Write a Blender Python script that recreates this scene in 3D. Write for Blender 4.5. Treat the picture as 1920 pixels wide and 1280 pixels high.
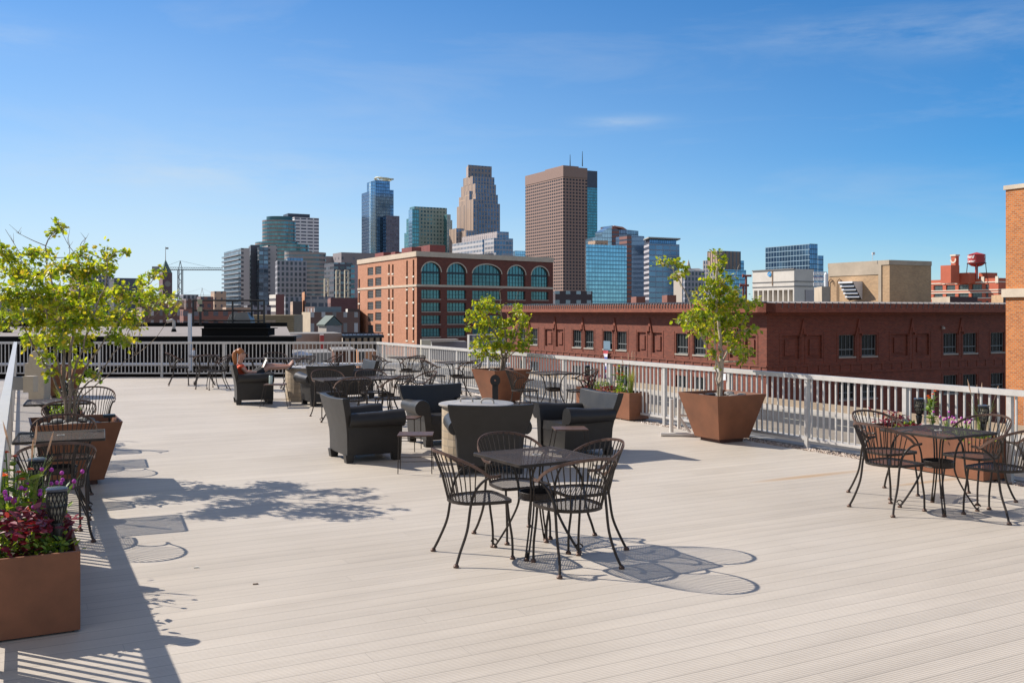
import bpy, math, random
from mathutils import Vector, Matrix
PI = math.pi
for o in list(bpy.data.objects): bpy.data.objects.remove(o)
SC = bpy.context.scene
COL = SC.collection
# ------------------------------------------------------------------ camera
F, CX, HY, EYE = 1817.0, 960.0, 583.0, 1.85          # focal length and horizon in 1920 px units, eye height above deck
cam = bpy.data.cameras.new('camera'); camo = bpy.data.objects.new('camera', cam); COL.objects.link(camo)
camo.location = (0, 0, EYE); camo.rotation_euler = (PI/2, 0, 0)
cam.sensor_width = 36; cam.lens = 36*F/1920; cam.shift_y = -(640-HY)/1920.0
cam.clip_start = .1; cam.clip_end = 9000
SC.camera = camo
# ------------------------------------------------------------------ sky and sun
SUN_EL = math.radians(38.5); SH = Vector((.923, -.385)).normalized()      # direction shadows fall
sd = Vector((-SH.x*math.cos(SUN_EL), -SH.y*math.cos(SUN_EL), math.sin(SUN_EL)))
W = bpy.data.worlds.new('World'); SC.world = W; W.use_nodes = True
nt = W.node_tree; nt.nodes.clear()
def N(nt, t, **k):
    n = nt.nodes.new(t)
    for a, b in k.items():
        if a.startswith('i_'): n.inputs[a[2:].replace('_', ' ')].default_value = b
        else: setattr(n, a, b)
    return n
sky = N(nt, 'ShaderNodeTexSky', sky_type='NISHITA', sun_disc=False, sun_elevation=SUN_EL,
        sun_rotation=math.atan2(-SH.x, -SH.y), altitude=1200, air_density=1.0, dust_density=.25, ozone_density=1.6)
hs = N(nt, 'ShaderNodeHueSaturation'); hs.inputs['Saturation'].default_value = 1.38
tint = N(nt, 'ShaderNodeMixRGB', blend_type='MULTIPLY'); tint.inputs[0].default_value = 1; tint.inputs[2].default_value = (.74, .97, 1.22, 1)
tc = N(nt, 'ShaderNodeTexCoord'); mp = N(nt, 'ShaderNodeMapping'); mp.inputs['Scale'].default_value = (1.1, 1.6, 7)
mp.inputs['Rotation'].default_value = (.12, .16, 0)
nz = N(nt, 'ShaderNodeTexNoise'); nz.inputs['Scale'].default_value = 2.3; nz.inputs['Detail'].default_value = 9; nz.inputs['Roughness'].default_value = .62
nz.inputs['Distortion'].default_value = .5
cr = N(nt, 'ShaderNodeMapRange'); cr.inputs[1].default_value = .50; cr.inputs[2].default_value = .84; cr.inputs[3].default_value = 0; cr.inputs[4].default_value = .22
mixc = N(nt, 'ShaderNodeMixRGB'); mixc.inputs[2].default_value = (6.2, 6.6, 7.0, 1)
bg = N(nt, 'ShaderNodeBackground'); bg.inputs['Strength'].default_value = .084
wo = N(nt, 'ShaderNodeOutputWorld'); L = nt.links.new
L(sky.outputs[0], tint.inputs[1]); L(tint.outputs[0], hs.inputs['Color']); L(tc.outputs['Generated'], mp.inputs[0]); L(mp.outputs[0], nz.inputs[0])
L(nz.outputs[0], cr.inputs[0]); L(cr.outputs[0], mixc.inputs[0])
sx = N(nt, 'ShaderNodeSeparateXYZ'); L(tc.outputs['Generated'], sx.inputs[0])
def wm(op, a, b=None, c=None, clamp=False):
    n = N(nt, 'ShaderNodeMath', operation=op, use_clamp=clamp)
    for i, v in enumerate((a, b, c)):
        if v is None: continue
        if isinstance(v, (int, float)): n.inputs[i].default_value = v
        else: L(v, n.inputs[i])
    return n.outputs[0]
hz = wm('POWER', wm('MULTIPLY_ADD', sx.outputs[2], -1.7, 1, True), 2.2); hz = wm('MULTIPLY', hz, wm('MULTIPLY_ADD', sx.outputs[0], -.95, .68, True), None, True)
mh = N(nt, 'ShaderNodeMixRGB'); L(hz, mh.inputs[0]); L(hs.outputs[0], mh.inputs[1]); mh.inputs[2].default_value = (6.4, 7.6, 8.5, 1)
mb_ = N(nt, 'ShaderNodeMixRGB'); L(wm('MULTIPLY', sx.outputs[1], -.5, None, True), mb_.inputs[0]); L(mh.outputs[0], mb_.inputs[1]); mb_.inputs[2].default_value = (7.4, 6.6, 5.8, 1)   # warm haze added to the unseen sky behind the camera, neutralises shadows
wisp = None
n4 = N(nt, 'ShaderNodeTexNoise'); n4.inputs['Scale'].default_value = 9; n4.inputs['Detail'].default_value = 8; n4.inputs['Roughness'].default_value = .65
mp4 = N(nt, 'ShaderNodeMapping'); mp4.inputs['Scale'].default_value = (1, 1, 5); mp4.inputs['Rotation'].default_value = (0, .12, 0); L(tc.outputs['Generated'], mp4.inputs[0]); L(mp4.outputs[0], n4.inputs[0])
for (x0, z0, wx, wz, k0) in ((.113, .190, .042, .006, .30), (.31, .262, .085, .016, .2), (.42, .25, .07, .02, .2), (-.30, .135, .16, .022, .34), (-.46, .245, .06, .015, .22)):   # faint cirrus wisps
    ax = wm('DIVIDE', wm('SUBTRACT', sx.outputs[0], x0), wx); az = wm('DIVIDE', wm('SUBTRACT', sx.outputs[2], z0), wz)
    q = wm('MULTIPLY', wm('EXPONENT', wm('MULTIPLY', wm('ADD', wm('MULTIPLY', ax, ax), wm('MULTIPLY', az, az)), -1.)), k0); wisp = q if wisp is None else wm('ADD', wisp, q)
wisp = wm('MULTIPLY', wisp, wm('MULTIPLY_ADD', n4.outputs[0], 3.4, -1.15, True), None, True)
mw = N(nt, 'ShaderNodeMixRGB'); L(wisp, mw.inputs[0]); L(mb_.outputs[0], mw.inputs[1]); mw.inputs[2].default_value = (6.2, 6.9, 7.4, 1)
mz = N(nt, 'ShaderNodeMixRGB'); L(wm('MULTIPLY', wm('MULTIPLY_ADD', sx.outputs[2], 2.6, -.95, True), .46), mz.inputs[0]); L(mw.outputs[0], mz.inputs[1]); mz.inputs[2].default_value = (4.6, 4.3, 4.1, 1)   # neutral overhead sky, added out of view to lighten blue shadows
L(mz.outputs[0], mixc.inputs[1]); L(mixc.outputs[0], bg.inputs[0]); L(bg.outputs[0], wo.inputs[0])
sl = bpy.data.lights.new('sun', 'SUN'); sl.energy = 4.9; sl.angle = math.radians(.5); sl.color = (1, .93, .84)
so = bpy.data.objects.new('sun', sl); COL.objects.link(so); so.rotation_euler = (-sd).to_track_quat('-Z', 'Y').to_euler()
SC.view_settings.view_transform = 'Standard'; SC.view_settings.look = 'None'; SC.view_settings.exposure = .39; SC.view_settings.gamma = 1
# ------------------------------------------------------------------ geometry of the place
D1 = Vector((-.467, .884)).normalized(); D2 = Vector((.884, .467)).normalized()   # along the deck, across the deck
def G(x, y, z=0):                                    # point of a horizontal plane seen at a pixel
    Y = F*(EYE-z)/(y-HY); return Vector(((x-CX)/F*Y, Y, z))
def A(x, y, Y): return Vector(((x-CX)/F*Y, Y, EYE-(y-HY)/F*Y))
def V3(p, z=0): return Vector((p[0], p[1], z))
# ------------------------------------------------------------------ materials
MATS = {}
def mat(name, col, rough=.6, metal=0., noise=0., nscale=8., bump=0., bscale=40., spec=.5, trans=0.):
    if name in MATS: return MATS[name]
    m = bpy.data.materials.new(name); m.use_nodes = True; nt = m.node_tree; L = nt.links.new
    b = nt.nodes['Principled BSDF']; b.inputs['Base Color'].default_value = (*col, 1)
    b.inputs['Roughness'].default_value = rough; b.inputs['Metallic'].default_value = metal
    b.inputs['Specular IOR Level'].default_value = spec
    if noise or bump:
        tc = N(nt, 'ShaderNodeTexCoord')
    if noise:
        n = N(nt, 'ShaderNodeTexNoise'); n.inputs['Scale'].default_value = nscale; n.inputs['Detail'].default_value = 8
        n.inputs['Roughness'].default_value = .65
        L(tc.outputs['Object'], n.inputs[0])
        mr = N(nt, 'ShaderNodeMapRange'); mr.inputs[1].default_value = .3; mr.inputs[2].default_value = .7
        mr.inputs[3].default_value = 1-noise; mr.inputs[4].default_value = 1+noise; L(n.outputs[0], mr.inputs[0])
        mx = N(nt, 'ShaderNodeVectorMath', operation='SCALE'); mx.inputs[0].default_value = col
        L(mr.outputs[0], mx.inputs['Scale']); L(mx.outputs[0], b.inputs['Base Color'])
        r2 = N(nt, 'ShaderNodeMapRange'); r2.inputs[3].default_value = max(rough-.12, .05); r2.inputs[4].default_value = min(rough+.12, 1)
        L(n.outputs[0], r2.inputs[0]); L(r2.outputs[0], b.inputs['Roughness'])
    if bump:
        n = N(nt, 'ShaderNodeTexNoise'); n.inputs['Scale'].default_value = bscale; n.inputs['Detail'].default_value = 5
        L(tc.outputs['Object'], n.inputs[0]); bp = N(nt, 'ShaderNodeBump'); bp.inputs['Strength'].default_value = bump; bp.inputs['Distance'].default_value = .02
        L(n.outputs[0], bp.inputs['Height']); L(bp.outputs[0], b.inputs['Normal'])
    MATS[name] = m; return m
def math_n(nt, op, a, b=None, c=None):
    n = N(nt, 'ShaderNodeMath', operation=op)
    for i, v in enumerate((a, b, c)):
        if v is None: continue
        if isinstance(v, (int, float)): n.inputs[i].default_value = v
        else: nt.links.new(v, n.inputs[i])
    return n.outputs[0]
def fac(name, wall, glass, cw, ch, fw, fh, metal=0., gr=.12, var=.35, wr=.8, wnoise=.12, gvar2=None, wmetal=0.):
    """window grid on UV metres: cell cw x ch, glass share fw x fh"""
    if name in MATS: return MATS[name]
    m = bpy.data.materials.new(name); m.use_nodes = True; nt = m.node_tree; L = nt.links.new; b = nt.nodes['Principled BSDF']
    uv = N(nt, 'ShaderNodeUVMap'); sp = N(nt, 'ShaderNodeSeparateXYZ'); L(uv.outputs[0], sp.inputs[0])
    u = math_n(nt, 'DIVIDE', sp.outputs[0], cw); v = math_n(nt, 'DIVIDE', sp.outputs[1], ch)
    fu = math_n(nt, 'FRACT', u); fv = math_n(nt, 'FRACT', v)
    g = math_n(nt, 'MULTIPLY', math_n(nt, 'LESS_THAN', fu, fw), math_n(nt, 'LESS_THAN', fv, fh))
    cb = N(nt, 'ShaderNodeCombineXYZ'); L(math_n(nt, 'FLOOR', u), cb.inputs[0]); L(math_n(nt, 'FLOOR', v), cb.inputs[1])
    wn = N(nt, 'ShaderNodeTexWhiteNoise'); wn.noise_dimensions = '2D'; L(cb.outputs[0], wn.inputs[0])
    sc = math_n(nt, 'MULTIPLY_ADD', wn.outputs[0], 2*var, 1-var)
    gs = N(nt, 'ShaderNodeVectorMath', operation='SCALE'); gs.inputs[0].default_value = glass; L(sc, gs.inputs['Scale'])
    no = N(nt, 'ShaderNodeTexNoise'); no.inputs['Scale'].default_value = .11; no.inputs['Detail'].default_value = 8; L(uv.outputs[0], no.inputs[0])
    ws = N(nt, 'ShaderNodeVectorMath', operation='SCALE'); ws.inputs[0].default_value = wall
    L(math_n(nt, 'MULTIPLY_ADD', no.outputs[0], 2*wnoise, 1-wnoise), ws.inputs['Scale'])
    gout = gs.outputs[0]
    if gvar2:                                           # panes mixed to a second colour in noise patches
        n2 = N(nt, 'ShaderNodeTexNoise'); n2.inputs['Scale'].default_value = .09; n2.inputs['Detail'].default_value = 6; n2.inputs['Roughness'].default_value = .7
        L(cb.outputs[0], n2.inputs[0])
        mr = N(nt, 'ShaderNodeMapRange'); mr.inputs[1].default_value = .45; mr.inputs[2].default_value = .55; L(n2.outputs[0], mr.inputs[0])
        mx = N(nt, 'ShaderNodeMixRGB'); L(mr.outputs[0], mx.inputs[0]); L(gout, mx.inputs[1]); mx.inputs[2].default_value = (*gvar2, 1); gout = mx.outputs[0]
    mx = N(nt, 'ShaderNodeMixRGB'); L(g, mx.inputs[0]); L(ws.outputs[0], mx.inputs[1]); L(gout, mx.inputs[2]); L(mx.outputs[0], b.inputs['Base Color'])
    L(math_n(nt, 'MULTIPLY_ADD', g, gr-wr, wr), b.inputs['Roughness']); L(math_n(nt, 'MULTIPLY_ADD', g, metal-wmetal, wmetal), b.inputs['Metallic'])
    bp = N(nt, 'ShaderNodeBump'); bp.inputs['Strength'].default_value = .6; bp.inputs['Distance'].default_value = .25; bp.invert = True
    L(g, bp.inputs['Height']); L(bp.outputs[0], b.inputs['Normal'])
    MATS[name] = m; return m
def brick(name, c1, c2, mortar, bw=.24, bh=.08, ms=.012, stain=.25, nscale=.35):
    if name in MATS: return MATS[name]
    m = bpy.data.materials.new(name); m.use_nodes = True; nt = m.node_tree; L = nt.links.new; b = nt.nodes['Principled BSDF']
    uv = N(nt, 'ShaderNodeUVMap'); bt = N(nt, 'ShaderNodeTexBrick')
    bt.inputs['Color1'].default_value = (*c1, 1); bt.inputs['Color2'].default_value = (*c2, 1); bt.inputs['Mortar'].default_value = (*mortar, 1)
    bt.inputs['Scale'].default_value = 1; bt.inputs['Mortar Size'].default_value = ms; bt.inputs['Brick Width'].default_value = bw; bt.inputs['Row Height'].default_value = bh
    bt.inputs['Bias'].default_value = -.1
    L(uv.outputs[0], bt.inputs[0])
    n = N(nt, 'ShaderNodeTexNoise'); n.inputs['Scale'].default_value = nscale; n.inputs['Detail'].default_value = 10; n.inputs['Roughness'].default_value = .7; L(uv.outputs[0], n.inputs[0])
    s = N(nt, 'ShaderNodeVectorMath', operation='SCALE'); L(bt.outputs[0], s.inputs[0]); L(math_n(nt, 'MULTIPLY_ADD', n.outputs[0], 2*stain, 1-stain), s.inputs['Scale'])
    L(s.outputs[0], b.inputs['Base Color']); b.inputs['Roughness'].default_value = .9
    bp = N(nt, 'ShaderNodeBump'); bp.inputs['Strength'].default_value = .4; bp.inputs['Distance'].default_value = .01; bp.invert = True
    L(bt.outputs['Fac'], bp.inputs['Height']); L(bp.outputs[0], b.inputs['Normal'])
    MATS[name] = m; return m
def leafmat(name, ca, cb, cc=None, tr=.45):
    if name in MATS: return MATS[name]
    m = bpy.data.materials.new(name); m.use_nodes = True; nt = m.node_tree; L = nt.links.new; b = nt.nodes['Principled BSDF']
    at = N(nt, 'ShaderNodeAttribute', attribute_name='rnd')
    rp = N(nt, 'ShaderNodeValToRGB'); rp.color_ramp.elements[0].color = (*ca, 1); rp.color_ramp.elements[1].color = (*cb, 1)
    rp.color_ramp.elements[0].position = .1; rp.color_ramp.elements[1].position = .8
    if cc: e = rp.color_ramp.elements.new(.95); e.color = (*cc, 1)
    L(at.outputs['Fac'], rp.inputs[0]); L(rp.outputs[0], b.inputs['Base Color']); b.inputs['Roughness'].default_value = .42
    t = N(nt, 'ShaderNodeBsdfTranslucent'); sc = N(nt, 'ShaderNodeVectorMath', operation='MULTIPLY'); L(rp.outputs[0], sc.inputs[0]); sc.inputs[1].default_value = (1.9, 1.7, .7)
    L(sc.outputs[0], t.inputs[0]); mx = N(nt, 'ShaderNodeMixShader'); mx.inputs[0].default_value = tr
    L(b.outputs[0], mx.inputs[1]); L(t.outputs[0], mx.inputs[2]); L(mx.outputs[0], nt.nodes['Material Output'].inputs[0])
    MATS[name] = m; return m
def deckmat():
    m = bpy.data.materials.new('deck_boards'); m.use_nodes = True; nt = m.node_tree; L = nt.links.new; b = nt.nodes['Principled BSDF']
    tc = N(nt, 'ShaderNodeTexCoord')
    def dot(v):
        d = N(nt, 'ShaderNodeVectorMath', operation='DOT_PRODUCT'); L(tc.outputs['Object'], d.inputs[0]); d.inputs[1].default_value = (v.x, v.y, 0); return d.outputs['Value']
    u, v = dot(D2), dot(D1)
    bw = .152
    vb = math_n(nt, 'DIVIDE', v, bw); row = math_n(nt, 'FLOOR', vb); fv = math_n(nt, 'FRACT', vb)
    wn = N(nt, 'ShaderNodeTexWhiteNoise'); wn.noise_dimensions = '1D'; L(row, wn.inputs['W'])
    seg = math_n(nt, 'FLOOR', math_n(nt, 'DIVIDE', math_n(nt, 'MULTIPLY_ADD', wn.outputs[0], 4.9, u), 4.9))
    cb = N(nt, 'ShaderNodeCombineXYZ'); L(row, cb.inputs[0]); L(seg, cb.inputs[1])
    w2 = N(nt, 'ShaderNodeTexWhiteNoise'); w2.noise_dimensions = '2D'; L(cb.outputs[0], w2.inputs[0])
    gap = math_n(nt, 'LESS_THAN', fv, .032)
    fu = math_n(nt, 'FRACT', math_n(nt, 'DIVIDE', math_n(nt, 'MULTIPLY_ADD', wn.outputs[0], 4.9, u), 4.9))
    gap = math_n(nt, 'MAXIMUM', gap, math_n(nt, 'LESS_THAN', fu, .0004))
    rib = math_n(nt, 'SINE', math_n(nt, 'MULTIPLY', v, 2*PI/(bw/8)))
    # streaky weathering along the boards, plus broad patches
    c2 = N(nt, 'ShaderNodeCombineXYZ'); L(math_n(nt, 'MULTIPLY', u, .5), c2.inputs[0]); L(math_n(nt, 'MULTIPLY', v, 7), c2.inputs[1])
    n1 = N(nt, 'ShaderNodeTexNoise'); n1.inputs['Scale'].default_value = 1.; n1.inputs['Detail'].default_value = 8; n1.inputs['Roughness'].default_value = .6; L(c2.outputs[0], n1.inputs[0])
    c3 = N(nt, 'ShaderNodeCombineXYZ'); L(u, c3.inputs[0]); L(math_n(nt, 'MULTIPLY', v, 1.6), c3.inputs[1])
    n2 = N(nt, 'ShaderNodeTexNoise'); n2.inputs['Scale'].default_value = .33; n2.inputs['Detail'].default_value = 9; n2.inputs['Roughness'].default_value = .6; L(c3.outputs[0], n2.inputs[0])
    n3 = N(nt, 'ShaderNodeTexNoise'); n3.inputs['Scale'].default_value = 60; n3.inputs['Detail'].default_value = 3; L(tc.outputs['Object'], n3.inputs[0])
    s = math_n(nt, 'MULTIPLY_ADD', w2.outputs[0], .06, .87)
    s = math_n(nt, 'ADD', s, math_n(nt, 'MULTIPLY_ADD', n1.outputs[0], .36, -.18))
    s = math_n(nt, 'ADD', s, math_n(nt, 'MULTIPLY_ADD', n2.outputs[0], .56, -.23))
    s = math_n(nt, 'ADD', s, math_n(nt, 'MULTIPLY_ADD', n3.outputs[0], .12, -.06))
    s = math_n(nt, 'ADD', s, math_n(nt, 'MULTIPLY', rib, .13))                     # shade of the rib grooves, put into the colour
    s = math_n(nt, 'MULTIPLY', s, math_n(nt, 'MULTIPLY_ADD', gap, -.42, 1))
    mx = N(nt, 'ShaderNodeMixRGB'); mx.inputs[1].default_value = (.53, .457, .37, 1); mx.inputs[2].default_value = (.51, .462, .40, 1); L(n2.outputs[0], mx.inputs[0])
    # rust run-off stains near the planters
    st = None
    for (px, py, su, sv) in ((5.0-1.6, 10.9, 1.0, .10), (4.6, 10.55, .8, .07), (-1.2, 14.6, 1.4, .2)):
        du = math_n(nt, 'DIVIDE', math_n(nt, 'SUBTRACT', u, px*D2.x+py*D2.y), su); dv = math_n(nt, 'DIVIDE', math_n(nt, 'SUBTRACT', v, px*D1.x+py*D1.y), sv)
        q = math_n(nt, 'SUBTRACT', 1, math_n(nt, 'ADD', math_n(nt, 'MULTIPLY', du, du), math_n(nt, 'MULTIPLY', dv, dv)))
        q = math_n(nt, 'MAXIMUM', q, 0); st = q if st is None else math_n(nt, 'MAXIMUM', st, q)
    m2 = N(nt, 'ShaderNodeMixRGB'); L(math_n(nt, 'MULTIPLY', st, math_n(nt, 'MULTIPLY', n1.outputs[0], 1.1)), m2.inputs[0]); L(mx.outputs[0], m2.inputs[1]); m2.inputs[2].default_value = (.42, .24, .09, 1)
    sc = N(nt, 'ShaderNodeVectorMath', operation='SCALE'); L(m2.outputs[0], sc.inputs[0]); L(s, sc.inputs['Scale']); L(sc.outputs[0], b.inputs['Base Color'])
    b.inputs['Roughness'].default_value = .55; b.inputs['Specular IOR Level'].default_value = .35
    bp = N(nt, 'ShaderNodeBump'); bp.inputs['Strength'].default_value = .35; bp.inputs['Distance'].default_value = .002
    L(math_n(nt, 'MULTIPLY_ADD', gap, -2, rib), bp.inputs['Height']); L(bp.outputs[0], b.inputs['Normal'])
    return m
def perf(name, col, rough, open_, scale):
    """sheet metal with real punched holes"""
    m = mat(name, col, rough, 0, .35, 5, 0, 1, .25); nt = m.node_tree; L = nt.links.new; b = nt.nodes['Principled BSDF']
    tc = N(nt, 'ShaderNodeTexCoord'); sp = N(nt, 'ShaderNodeSeparateXYZ'); L(tc.outputs['Object'], sp.inputs[0])
    a = math_n(nt, 'FRACT', math_n(nt, 'MULTIPLY', math_n(nt, 'ADD', sp.outputs[0], sp.outputs[1]), scale))
    c = math_n(nt, 'FRACT', math_n(nt, 'MULTIPLY', math_n(nt, 'SUBTRACT', sp.outputs[0], sp.outputs[1]), scale))
    h = math_n(nt, 'MULTIPLY', math_n(nt, 'LESS_THAN', a, open_), math_n(nt, 'LESS_THAN', c, open_))
    t = N(nt, 'ShaderNodeBsdfTransparent'); mx = N(nt, 'ShaderNodeMixShader'); L(h, mx.inputs[0]); L(b.outputs[0], mx.inputs[1]); L(t.outputs[0], mx.inputs[2])
    L(mx.outputs[0], nt.nodes['Material Output'].inputs[0]); return m
M_IRON = mat('dark_iron', (.036, .027, .021), .5, .15, .5, 9, 0, 1, .35)
M_TOP = perf('perforated_iron', (.050, .036, .028), .62, .56, 160)
M_RUSTY = mat('worn_iron', (.115, .066, .047), .5, .3, .45, 14)
M_RESIN = mat('black_resin', (.022, .020, .0185), .46, 0, .25, 4, .08, 160, .38)
M_CORTEN = mat('brown_powdercoat', (.20, .078, .037), .55, 0, .24, 2.6, .06, 90, .4)
M_CORTEN_D = mat('brown_plinth', (.09, .035, .022), .7)
M_RAIL = mat('rail_paint', (.52, .495, .46), .38, 0, .1, 5, 0, 1, .5)
M_SOIL = mat('soil', (.035, .025, .018), .95, 0, .5, 20, .6, 30)
M_STONE = mat('river_stone', (.22, .21, .20), .7, 0, .35, 6)
M_STEEL = mat('steel', (.46, .42, .37), .42, .35, .2, 6)
M_BLACK = mat('black_plastic', (.012, .012, .013), .4)
M_CREAM = mat('cream_plastic', (.46, .38, .27), .5, 0, .1, 4)
M_CONC = mat('concrete', (.36, .34, .31), .9, 0, .2, 1.2)
M_BARK = mat('bark', (.25, .19, .14), .85, 0, .45, 14, .7, 45)
M_PALEBARK = mat('pale_bark', (.42, .35, .27), .85, 0, .4, 12, .6, 40)
M_LEAF = leafmat('maple_leaves', (.11, .20, .012), (.42, .47, .028), (.48, .38, .05), .48)
M_LEAFD = leafmat('dark_leaves', (.03, .09, .012), (.10, .19, .02), None, .35)
M_LEAFR = leafmat('red_leaves', (.07, .006, .016), (.24, .014, .035), (.36, .09, .13), .3)
M_ORANGE = leafmat('orange_petals', (.62, .07, .008), (.80, .16, .01), None, .2)
M_PURPLE = leafmat('purple_petals', (.32, .03, .30), (.55, .08, .50), None, .2)
M_PINK = leafmat('pink_petals', (.50, .10, .20), (.70, .30, .36), None, .2)
M_GRASS = leafmat('grass_blades', (.12, .19, .03), (.28, .32, .07), None, .3)
M_PLUME = leafmat('grass_plumes', (.42, .30, .22), (.60, .46, .36), None, .3)
# ------------------------------------------------------------------ mesh builder
class MB:
    def __init__(s): s.v = []; s.f = []; s.m = []; s.uv = []; s.r = []
    def face(s, pts, mi=0, uv=None, r=0.):
        b = len(s.v); s.v += [Vector(p) for p in pts]; s.f.append(tuple(range(b, b+len(pts)))); s.m.append(mi); s.uv.append(uv or [(0, 0)]*len(pts)); s.r.append(r)
    def add(s, vs, fs, mi=0):
        b = len(s.v); s.v += [Vector(p) for p in vs]
        for f in fs: s.f.append(tuple(i+b for i in f)); s.m.append(mi); s.uv.append([(0, 0)]*len(f)); s.r.append(0.)
    def box(s, c, size, rz=0, mi=0, top=None):
        hx, hy, hz = size[0]/2, size[1]/2, size[2]/2; tx, ty = (top[0]/2, top[1]/2) if top else (hx, hy)
        cs, sn = math.cos(rz), math.sin(rz); vs = []
        for z, a, b in ((-hz, hx, hy), (hz, tx, ty)):
            for x, y in ((-a, -b), (a, -b), (a, b), (-a, b)): vs.append((c[0]+x*cs-y*sn, c[1]+x*sn+y*cs, c[2]+z))
        fs = [(3, 2, 1, 0), (4, 5, 6, 7), (0, 1, 5, 4), (1, 2, 6, 5), (2, 3, 7, 6), (3, 0, 4, 7)]
        for f in fs:
            p = [Vector(vs[i]) for i in f]; w = (p[1]-p[0]).length; h = (p[2]-p[1]).length
            s.face(p, mi, [(0, 0), (w, 0), (w, h), (0, h)])
        return s
    def prism(s, poly, z0, z1, mi=0, cap=0):
        n = len(poly); acc = 0
        for i in range(n):
            a, b = poly[i], poly[(i+1) % n]; w = math.dist(a[:2], b[:2])
            s.face([(a[0], a[1], z0), (b[0], b[1], z0), (b[0], b[1], z1), (a[0], a[1], z1)], mi[i] if isinstance(mi, (list, tuple)) else mi, [(acc, z0), (acc+w, z0), (acc+w, z1), (acc, z1)]); acc += w
        s.face([(p[0], p[1], z1) for p in poly], cap, [(p[0], p[1]) for p in poly]); s.face([(p[0], p[1], z0) for p in reversed(poly)], cap)
        return s
    def tube(s, pts, r, n=6, mi=0, cap=True):
        pts = [Vector(p) for p in pts]; k = len(pts); rs = r if isinstance(r, (list, tuple)) else [r]*k
        t0 = (pts[1]-pts[0]).normalized(); up = Vector((0, 0, 1)) if abs(t0.z) < .9 else Vector((1, 0, 0)); nv = t0.cross(up).normalized(); vs = []
        for i in range(k):
            t = (pts[min(i+1, k-1)]-pts[max(i-1, 0)]).normalized(); nv = (nv-t*nv.dot(t)).normalized(); bv = t.cross(nv)
            for j in range(n):
                a = 2*PI*j/n; vs.append(pts[i]+(nv*math.cos(a)+bv*math.sin(a))*rs[i])
        fs = [(i*n+j, i*n+(j+1) % n, (i+1)*n+(j+1) % n, (i+1)*n+j) for i in range(k-1) for j in range(n)]
        if cap: fs += [tuple(reversed(range(n))), tuple(range((k-1)*n, k*n))]
        s.add(vs, fs, mi); return s
    def lathe(s, prof, n=16, c=(0, 0, 0), mi=0):
        vs = []; k = len(prof)
        for r, z in prof:
            for j in range(n): a = 2*PI*j/n; vs.append((c[0]+r*math.cos(a), c[1]+r*math.sin(a), c[2]+z))
        fs = [(i*n+j, i*n+(j+1) % n, (i+1)*n+(j+1) % n, (i+1)*n+j) for i in range(k-1) for j in range(n)]
        fs += [tuple(reversed(range(n))), tuple(range((k-1)*n, k*n))]
        s.add(vs, fs, mi); return s
    def loft(s, rings, mi=0, cap=True):
        n = len(rings[0]); vs = [p for r in rings for p in r]; k = len(rings)
        fs = [(i*n+j, i*n+(j+1) % n, (i+1)*n+(j+1) % n, (i+1)*n+j) for i in range(k-1) for j in range(n)]
        if cap: fs += [tuple(reversed(range(n))), tuple(range((k-1)*n, k*n))]
        s.add(vs, fs, mi); return s
    def leaf(s, p, d, nrm, L_, w, r=0., mi=0, fold=.25, lobes=True):
        d = d.normalized(); sd_ = d.cross(nrm)
        if sd_.length < 1e-3: sd_ = d.cross(Vector((1, .3, 0)))
        sd_.normalize(); up = sd_.cross(d)
        a, b = p, p+d*L_
        for sg in (1, -1):
            q = lambda t, k: p+d*(L_*t)+sd_*(sg*w*k)+up*(fold*w*k)
            if lobes: pts = [a, q(.08, .55), q(.32, .40), q(.42, 1.), q(.60, .42), q(.72, .62), b]
            else: pts = [a, q(.3, .8), q(.65, .7), b]
            s.face(pts if sg > 0 else list(reversed(pts)), mi, None, r)
    def build(s, name, mats, parent=None, off=None, smooth=False, loc=None, rz=0, ang=35, bevel=0):
        me = bpy.data.meshes.new(name); of = Vector(off) if off is not None else Vector((0, 0, 0))
        me.from_pydata([v-of for v in s.v], [], s.f)
        for m in (mats if isinstance(mats, (list, tuple)) else [mats]): me.materials.append(m)
        me.polygons.foreach_set('material_index', s.m)
        ul = me.uv_layers.new(name='UVMap'); flat = [c for f in s.uv for p in f for c in p]; ul.data.foreach_set('uv', flat)
        if any(s.r):
            at = me.attributes.new('rnd', 'FLOAT', 'FACE'); at.data.foreach_set('value', s.r)
        me.update()
        if smooth:
            me.polygons.foreach_set('use_smooth', [True]*len(me.polygons)); me.set_sharp_from_angle(angle=math.radians(ang))
        o = bpy.data.objects.new(name, me); COL.objects.link(o)
        if parent: o.parent = parent
        elif off is not None: o.location = of
        if loc is not None: o.location = loc
        if rz: o.rotation_euler.z = rz
        if bevel:
            bm = o.modifiers.new('bevel', 'BEVEL'); bm.width = bevel; bm.segments = 2; bm.limit_method = 'ANGLE'; bm.angle_limit = math.radians(40)
        return o
def tag(o, label=None, cat=None, group=None, kind=None):
    if label: o['label'] = label
    if cat: o['category'] = cat
    if group: o['group'] = group
    if kind: o['kind'] = kind
    return o
def thing(name, label, cat, loc=(0, 0, 0), rz=0, group=None):
    o = bpy.data.objects.new(name, None); COL.objects.link(o); o.empty_display_size = .1; o.location = loc; o.rotation_euler.z = rz
    return tag(o, label, cat, group)
def copy_tree(o, parent=None):
    c = o.copy(); COL.objects.link(c); c.parent = parent
    for ch in list(o.children): copy_tree(ch, c)
    return c
class Proto:
    """first use places the thing itself, later uses place copies"""
    def __init__(s, maker): s.maker = maker; s.o = None
    def put(s, loc, deg, label, group=None, scale=1):
        if s.o is None: o = s.o = s.maker()
        else: o = copy_tree(s.o)
        o.location = loc; o.rotation_euler = (0, 0, math.radians(deg)); o.scale = (scale,)*3; o['label'] = label
        if group: o['group'] = group
        return o
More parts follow.
